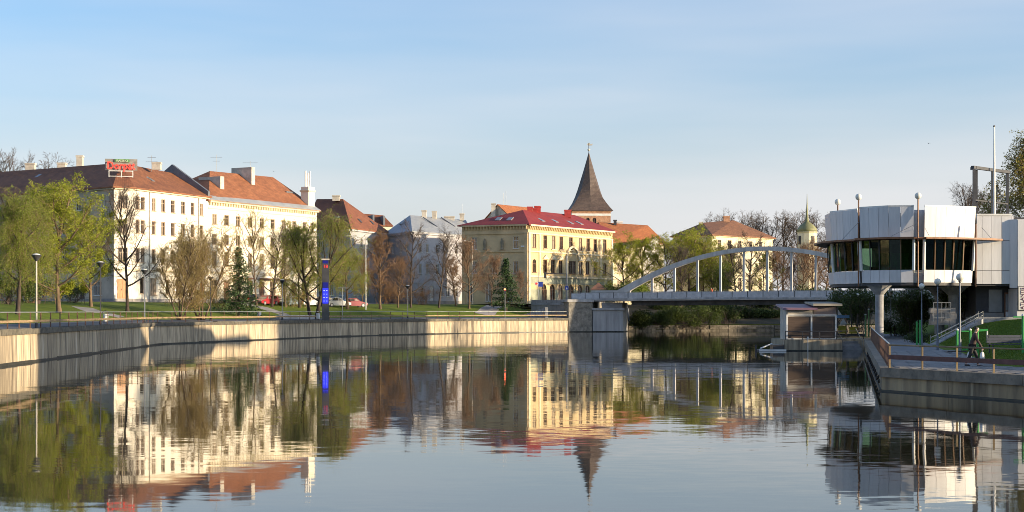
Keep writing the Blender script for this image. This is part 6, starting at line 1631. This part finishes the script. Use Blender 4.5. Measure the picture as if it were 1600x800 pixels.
# ------------------------------------------------------------------ right bank furniture
M_gg = mat('gym_green', (.03, .30, .06), .45, .1)
def gym(px, D, label, h, kind):
    x = X(px, D); o = thing('exercise_post', label, 'exercise machine', (x, D, gz(x, D)), 0)
    MB().cyl((0, 0, -.1), (0, 0, h), .062, n=10).build('post', M_gg, o); MB().lathe([(.075, 0), (.075, .05), (.03, .09)], n=10).build('cap', M_whitepaint if kind != 2 else M_gg, o, (0, 0, h))
    if kind == 1: MB().bar((0, 0, h - .05), (.5, 0, h - .02), .1, .1).build('arm', M_gg, o); MB().bar((.48, 0, h - .05), (.48, 0, h - .4), .06, .06).build('grip', M_whitepaint, o); MB().bar((-.75, 0, .5), (0, 0, .55), .07, .07).build('foot_bar', M_gg, o); MB().bar((-.7, -.15, .25), (-.2, -.15, .25), .2, .05).build('pedal', M_darkmetal, o)
    if kind == 0: MB().bar((-.5, 0, .35), (.5, 0, .35), .06, .06).build('foot_bar', M_darkmetal, o); MB().box(-.6, -.3, -.15, .15, .3, .34).build('pedal', M_darkmetal, o)
    if kind == 3: MB().bar((-.45, 0, h - .05), (0, 0, h - .05), .08, .06).build('arm', M_gg, o)
gym(1432.5, 107, 'shorter green exercise post of the pair beside the path', 1.65, 2); gym(1437.5, 104, 'taller green exercise post of the pair beside the path', 1.75, 2)
gym(1495.5, 80, 'green exercise post with pedals left of the walking man', 1.45, 0); gym(1516, 78.5, 'green exercise post hidden behind the walking man', 1.45, 3); gym(1527.5, 76, 'green exercise post with arm right behind the walking man', 1.5, 1); gym(1598.5, 70, 'bright green exercise post at the right edge', 1.75, 3)
bD = 74.5; bx_ = X(1574, bD); be = thing('park_bench', 'dark blue grey bench on the lawn behind the right railing', 'bench', (bx_, bD, gz(bx_, bD)), R(4))
M_bench = mat('bench_slate_blue', (.05, .06, .09), .6, .15)
for k in range(3): MB().box(-.95, .95, .2 + k * .015, .235 + k * .015, .5 + k * .13, .62 + k * .13).build('back_slat', M_bench, be)
for k in range(4): MB().box(-.95, .95, -.25 + k * .11, -.15 + k * .11, .42, .455).build('seat_slat', M_bench, be)
for x in (-.8, .8): MB().bar((x, -.2, 0), (x, -.2, .42), .06, .05).build('leg', M_darkmetal, be); MB().bar((x, .22, 0), (x, .25, .9), .06, .05).build('leg', M_darkmetal, be)
# ramp with handrails
rmp = thing('ramp', 'concrete ramp with four white handrails climbing to the pavilion terrace', 'ramp', P(1495, 505, 118))
a_ = Vector(P(1458, 521, 111)); b_ = Vector(P(1533, 494.5, 130)); b_.z = 2.85; a_.z = gz(a_.x, a_.y) + .05
MB().loft([[tuple(a_ + Vector((0, -.6, -.6))), tuple(a_ + Vector((0, .8, -.6))), tuple(a_ + Vector((0, .8, 0))), tuple(a_ + Vector((0, -.6, 0)))], [tuple(b_ + Vector((0, -.6, -1.2))), tuple(b_ + Vector((0, .8, -1.2))), tuple(b_ + Vector((0, .8, 0))), tuple(b_ + Vector((0, -.6, 0)))]]).build('ramp_slab', M_conc, rmp, world=True)
for k in range(4):
    z = Vector((0, -.5 if k % 2 else .7, .15 + .15 * k)); MB().cyl(tuple(a_ + z), tuple(b_ + z), .03, n=6).build('handrail', M_railpipe, rmp, world=True)
for t in np.linspace(0, 1, 6):
    for o_ in (-.5, .7):
        q = a_.lerp(b_, float(t)) + Vector((0, o_, 0)); MB().cyl(tuple(q), tuple(q + Vector((0, 0, .62))), .025, n=6).build('post', M_railpipe, rmp, world=True)
lw = thing('low_wall', 'grey rubble wall block under the pavilion beside the ramp', 'wall', P(1468, 495, 133))
for k in range(4):
    for j in range(3): MB().box(X(1452, 134) + k * .55 + (j % 2) * .12, X(1452, 134) + k * .55 + .53 + (j % 2) * .12, 133.6, 134.2, 2.3 + j * .5, 2.78 + j * .5).build('stone', M_plinth, lw, world=True)
gr_ = thing('grille_fence', 'thin steel grille fence beside the rubble wall', 'fence', P(1475, 495, 131.5))
for k in range(5): MB().box(X(1458, 131.5) + k * .36, X(1458, 131.5) + k * .36 + .04, 131.48, 131.52, 2.6, 4.25).build('bar', M_metal, gr_, world=True)
for z in (2.9, 3.6, 4.2): MB().box(X(1458, 131.5), X(1458, 131.5) + 1.5, 131.45, 131.478, z, z + .05).build('rail', M_metal, gr_, world=True)

# ------------------------------------------------------------------ cars
def car(px, D, rz, col, label, hatch=True, L=4.2):
    x = X(px, D); o = thing('parked_car', label, 'car', (x, D, gz(x, D) + .02), rz, 'cars parked along the street')
    W = .84; h = L / 2
    lo = [(-h, .32), (-h - .02, .55), (-h + .06, .86), (-h + .9, .93), (h - 1.25, .93), (h - .25, .74), (h, .58), (h, .34), (h - .6, .24), (-h + .6, .24)]
    m = MB(); m.loft([[(a, s * (W - ins), b) for a, b in lo] for s, ins in ((-1, .09), (-1, 0), (1, 0), (1, .09))] if False else [[(a, y, b + (.0 if abs(y) < W else -.02)) for a, b in lo] for y in (-W, -W + .08, W - .08, W)])
    m.build('body', col, o)
    if hatch: cab = [(-h + .1, .92), (-h + .38, 1.36), (-h + 1.0, 1.45), (.25, 1.44), (h - 1.15, .92)]
    else: cab = [(-h + .55, .92), (-h + 1.1, 1.36), (-h + 1.5, 1.43), (.3, 1.42), (h - 1.2, .92)]
    m = MB(); m.loft([[(a, y * (1 if b < 1 else .8), b) for a, b in cab] for y in (-W + .06, W - .06)]); m.build('cabin', col, o)
    for s in (-1, 1):
        for (a0, a1, b0, b1) in ((cab[0][0] + .35, -.15, cab[1][0] + .2, -.15), (-.05, h - 1.45, -.05, .2)):
            yb = s * (W - .06 + .004); yt = s * ((W - .06) * .8 + .016)
            MB().add([(a0, yb, .97), (a1, yb, .97), (b1, yt, 1.36), (b0, yt, 1.36)], [(0, 1, 2, 3)]).build('side_window', M_glass, o)
    w1 = (W - .06) * .74
    MB().add([(h - 1.2, -w1, .965), (h - 1.2, w1, .965), (.30, w1 * .86, 1.395), (.30, -w1 * .86, 1.395)], [(0, 1, 2, 3)]).build('windscreen', M_glass, o)
    MB().add([(cab[0][0] + .005, -w1, 1.0), (cab[0][0] + .005, w1, 1.0), (cab[1][0] - .03, w1 * .86, 1.33), (cab[1][0] - .03, -w1 * .86, 1.33)], [(0, 1, 2, 3)]).build('rear_window', M_glass, o)
    for sx in (-1, 1):
        for sy in (-1, 1):
            t = MB().cyl((sx * (h - .8), sy * (W - .17), .31), (sx * (h - .8), sy * (W + .02), .31), .31, n=14).build('wheel', M_pavd, o); MB().cyl((sx * (h - .8), sy * (W + .021), .31), (sx * (h - .8), sy * (W + .035), .31), .19, n=10).build('rim', M_metal, t)
    for sy in (-1, 1):
        MB().box(h - .06, h + .02, sy * .6 - .17, sy * .6 + .17, .56, .68).build('headlight', M_globe, o); MB().box(-h - .04, -h + .06, sy * .66 - .12, sy * .66 + .12, .62, .84).build('tail_light', M_signred, o)
    MB().box(h - .02, h + .05, -.78, .78, .3, .5).build('bumper', M_darkmetal, o); MB().box(-h - .06, -h + .02, -.78, .78, .32, .52).build('bumper', M_darkmetal, o)
paint = lambda n_, c: mat(n_, c, .3, .05, spec=.6)
c_red = paint('car_red', (.32, .02, .03)); c_sil = paint('car_silver', (.45, .46, .47)); c_blu = paint('car_blue_grey', (.20, .28, .34)); c_wht = paint('car_white', (.66, .66, .65)); c_gold = paint('car_beige', (.34, .27, .19)); c_dr = paint('car_dark_red', (.22, .02, .035))
th = R(60)
car(416, 226, th + R(180), c_red, 'dark red hatchback parked behind the diagonal path'); car(434, 232, th, c_gold, 'beige car parked behind the red hatchback'); car(453, 229, th + R(180), c_blu, 'blue grey hatchback parked left of the leaning willow')
car(481, 232, th, c_wht, 'white car half hidden by the leaning willow', False); car(526, 236, R(35), c_sil, 'silver saloon parked right of the information pillar', False); car(552, 238, R(30), c_dr, 'wine red saloon parked beside the white street light', False)
car(397, 230, th, paint('car_charcoal', (.05, .05, .055)), 'charcoal car parked left of the red hatchback behind the spruce'); car(508, 238, R(50), c_gold, 'beige saloon parked behind the information pillar', False)
car(846, 268, R(200), c_wht, 'white car behind the parapet before the yellow arches')
car(890, 272, R(195), c_sil, 'silver car behind the parapet next to the grey cabinet', False)

# ------------------------------------------------------------------ people
def skin(name, pts, edges, rad, m_, parent, root=0, sub=2):
    me = bpy.data.meshes.new(name); me.from_pydata([tuple(p) for p in pts], edges, []); o = link(name, me, m_, parent)
    sv = me.skin_vertices if me.skin_vertices else None
    md = o.modifiers.new('skin', 'SKIN')
    if not me.skin_vertices: me.attributes  # layer is made by the modifier below
    try: lay = me.skin_vertices[0].data
    except Exception:
        bpy.context.view_layer.objects.active = o
        lay = None
    if lay is None:
        bm_ = __import__('bmesh').new(); bm_.from_mesh(me); bm_.verts.layers.skin.verify(); bm_.to_mesh(me); bm_.free(); lay = me.skin_vertices[0].data
    for i, r_ in enumerate(rad):
        lay[i].radius = (r_, r_) if not isinstance(r_, tuple) else r_; lay[i].use_root = (i == root)
    md.use_smooth_shade = True
    s = o.modifiers.new('sub', 'SUBSURF'); s.levels = sub; s.render_levels = sub
    return o
M_skin = mat('skin', (.50, .31, .23), .6, .08)
def person(label, loc, rz, coat, trou, hair, lean=.06, stride=.32, armL=.25, armR=.2, coatlen=.80, scale=1.0):
    o = thing('person', label, 'person', loc, rz); o.scale = (scale,) * 3
    # x = walking direction, y = left
    hip = Vector((0, 0, .92)); ch = Vector((lean, 0, 1.38)); nk = Vector((lean + .03, 0, 1.50)); hd = Vector((lean + .07, 0, 1.63))
    J = [hip, (hip + ch) / 2, ch, nk, Vector((lean + .06, 0, 1.57)), hd, hd + Vector((0, 0, .09))]
    E = [(0, 1), (1, 2), (2, 3), (3, 4), (4, 5), (5, 6)]; Rr = [.13, .12, .14, .052, .07, .092, .06]
    J.append(hd + Vector((.105, 0, -.02))); E.append((5, 7)); Rr.append(.014)      # nose
    for s in (-1, 1): J.append(hd + Vector((0, s * .085, -.01))); E.append((5, len(J) - 1)); Rr.append(.018)
    legs = {}
    for s, f in ((1, stride), (-1, -stride)):
        h_ = hip + Vector((0, s * .09, -.04)); kn = Vector((f * .55 + .05, s * .095, .50)); an = Vector((f if f > 0 else f - .02, s * .09, .08 if f > 0 else .12)); toe = an + Vector((.17, 0, -.045 if f > 0 else -.07))
        b = len(J); J += [h_, kn, an, toe]; E += [(0, b), (b, b + 1), (b + 1, b + 2), (b + 2, b + 3)]; Rr += [.085, .055, .038, .035]; legs[s] = (h_, kn, an, toe)
    arms = {}
    for s, sw in ((1, -armL), (-1, armR)):
        sh = ch + Vector((0, s * .19, .03)); el = sh + Vector((sw * .5, s * .05, -.29)); wr = el + Vector((sw * .6 + .05, s * .01, -.26)); pm = wr + Vector((.01, 0, -.07))
        b = len(J); J += [sh, el, wr, pm]; E += [(2, b), (b, b + 1), (b + 1, b + 2), (b + 2, b + 3)]; Rr += [.06, .042, .028, .033]
        for k in range(4):
            q = pm + Vector((.025 - .018 * k, 0, -.04)); t = q + Vector((.012, -s * .012, -.035 - .008 * (k in (1, 2)))); c = len(J); J += [q, t]; E += [(b + 3, c), (c, c + 1)]; Rr += [.009, .008]
        q = pm + Vector((.04, 0, .0)); t = q + Vector((.015, -s * .01, -.04)); c = len(J); J += [q, t]; E += [(b + 3, c), (c, c + 1)]; Rr += [.01, .009]
        arms[s] = (sh, el, wr, pm)
    skin('body', J, E, Rr, M_skin, o)
    # coat with sleeves
    c_ = [hip + Vector((0, 0, .92 - coatlen - .0 - .02)) if False else Vector((0, 0, coatlen)), Vector((.0, 0, .95)), (hip + ch) / 2, ch, nk - Vector((0, 0, .015))]
    ce_ = [(0, 1), (1, 2), (2, 3), (3, 4)]; cr = [(.185, .15), (.175, .145), (.17, .14), (.175, .14), (.075, .07)]
    for s in (1, -1):
        sh, el, wr, pm = arms[s]; b = len(c_); c_ += [sh, el, wr + (el - wr) * .05]; ce_ += [(3, b), (b, b + 1), (b + 1, b + 2)]; cr += [.085, .064, .05]
    skin('coat', c_, ce_, cr, coat, o, 1)
    t_ = [Vector((0, 0, .93))]; te = []; tr__ = [.15]
    for s in (1, -1):
        h_, kn, an, toe = legs[s]; b = len(t_); t_ += [h_, kn, an + Vector((-.01, 0, .03))]; te += [(0, b), (b, b + 1), (b + 1, b + 2)]; tr__ += [.105, .078, .062]
    skin('trousers', t_, te, tr__, trou, o, 0)
    for s in (1, -1):
        h_, kn, an, toe = legs[s]; skin('shoe', [an + Vector((-.06, 0, -.035)), an + Vector((.05, 0, -.035)), toe + Vector((.04, 0, 0))], [(0, 1), (1, 2)], [.05, .05, .036], M_darkmetal, o, 0, 1)
    skin('hair', [hd + Vector((-.045, 0, -.02)), hd + Vector((-.03, 0, .06)), hd + Vector((.03, 0, .10))], [(0, 1), (1, 2)], [.098, .115, .085], hair, o, 0, 1)
    for s in (1, -1):
        MB().lathe([(.001, -.008), (.009, 0), (.001, .008)], n=6).build('eye', M_pavd, o, tuple(hd + Vector((.088, s * .035, .015))))
    MB().box(-.005, .008, -.025, .025, -.006, .006).build('mouth', mat('lips', (.35, .14, .12), .5, .05), o, tuple(hd + Vector((.083, 0, -.055))))
    return o, arms
M_coat = mat('dark_brown_coat', (.06, .035, .03), .8, .2, scale=6); M_trou = mat('black_trousers', (.02, .02, .022), .8, .15, scale=6); M_hair = mat('dark_hair', (.03, .022, .018), .7, .2)
mx_ = X(1519, 67.5)
man, ar = person('man in dark brown coat walking on the right bank with white bags', (mx_, 67.5, gzr(mx_, 67.5) + .012), R(-12), M_coat, M_trou, M_hair, lean=.12, stride=.26)
def bag(label, hand, sc, w_):
    p = man.matrix_basis @ hand
    b = thing('shopping_bag', label, 'bag', (p.x, p.y, p.z - .5 * sc), R(70)); m = MB()
    m.loft([[(c * math.cos(a), d * math.sin(a), z) for a in [i * math.pi / 4 for i in range(8)]] for z, c, d in ((0, w_ * .8, .06), (.04, w_ * 1.05, .1), (.18, w_, .1), (.3, w_ * .85, .08), (.36, w_ * .55, .05))]); m.smooth = True
    m.build('sack', M_whitepaint, b); MB().bar((-w_ * .4, 0, .34), (0, 0, .5 * sc), .02, .015).build('handle', M_whitepaint, b); MB().bar((w_ * .4, 0, .34), (0, 0, .5 * sc), .02, .015).build('handle', M_whitepaint, b)
bpy.context.view_layer.update()
bag('full white plastic bag in the walking man\'s forward hand', ar[-1][3], 1.0, .17); bag('thin white bag in the walking man\'s rear hand', ar[1][3], 1.0, .10)
pz = BP(eBr.at(1106), 2.5, 0)
person('pedestrian in an orange jacket crossing the arch bridge', (pz[0], pz[1], deckz(eBr.at(1106)) + .005), R(160), mat('orange_jacket', (.55, .12, .05), .7, .1), mat('navy_trousers', (.03, .035, .05), .8, .1), M_hair)
for k, (px, D, c, lb) in enumerate(((453, 235, (.04, .04, .05), 'person in dark clothes behind the blue grey hatchback'), (464, 234, (.05, .05, .07), 'person in dark jacket walking left of the leaning willow'))):
    x = X(px, D); person(lb, (x, D, gz(x, D) + .015), R(180 + 40 * k), mat('jacket_%d' % k, c, .8, .1), M_trou, M_hair)

# ------------------------------------------------------------------ birds
for px, py, D, lb in ((1451, 224, 120, 'small dark bird flying high on the right of the sky'), (428, 268, 150, 'small dark bird flying above the orange roof')):
    b = thing('bird', lb, 'bird', P(px, py, D), .5); b.scale = (.4, .4, .4)
    m = MB(); m.lathe([(.005, -.2), (.05, -.08), (.06, .02), (.035, .12), (.005, .2)], n=8); o_ = m.build('body', M_pavd, b); o_.rotation_euler = (R(90), 0, 0)
    for s in (-1, 1): MB().add([(0, .06, 0), (0, -.08, 0), (s * .22, -.06, .08), (s * .40, -.12, .03), (s * .24, .05, .08), (0, .06, .012), (0, -.08, .012), (s * .22, -.06, .092), (s * .40, -.12, .035), (s * .24, .05, .092)], [(0, 1, 2, 4), (4, 2, 3), (5, 9, 7, 6), (9, 8, 7)]).build('wing', M_pavd, b)

# ------------------------------------------------------------------ added blocks beyond the right edge, put there to shade the left wall
bl = thing('added_shade_block', 'long grey block added outside the picture to shade the left wall', 'building', (62, 76, 2.5))
pl_ = [(62, 76), (78, 76), (78, 116), (62, 116)]
for i in range(4):
    e = Edge(pl_[i], pl_[(i + 1) % 4])
    wall(bl, e, 2.4, 17.3, [(2.5 + k * 4.2, 1.8, 4 + 3.2 * j, 5.7 + 3.2 * j, 'plain') for k in range(int((e.L - 4) / 4.2) + 1) for j in range(4)] if i == 3 else [], M_bluegrey)
roof(bl, [[(61.6, 75.6, 17.4), (78.4, 75.6, 17.4), (78.4, 116.4, 17.4), (61.6, 116.4, 17.4)]], M_seamg)

bl = thing('added_shade_block', 'tall grey block added outside the picture to shade the left wall farther up', 'building', (96, 150, 2.5))  # second added block, shades the middle stretch of the left wall
pl_ = [(96, 150), (110, 150), (110, 192), (96, 192)]
for i in range(4):
    e = Edge(pl_[i], pl_[(i + 1) % 4])
    wall(bl, e, 2.4, 22.0, [(2.5 + k * 4.2, 1.8, 4 + 3.2 * j, 5.7 + 3.2 * j, 'plain') for k in range(int((e.L - 4) / 4.2) + 1) for j in range(5)] if i == 3 else [], M_bluegrey)
roof(bl, [[(95.6, 149.6, 22.1), (110.4, 149.6, 22.1), (110.4, 192.4, 22.1), (95.6, 192.4, 22.1)]], M_seamg)
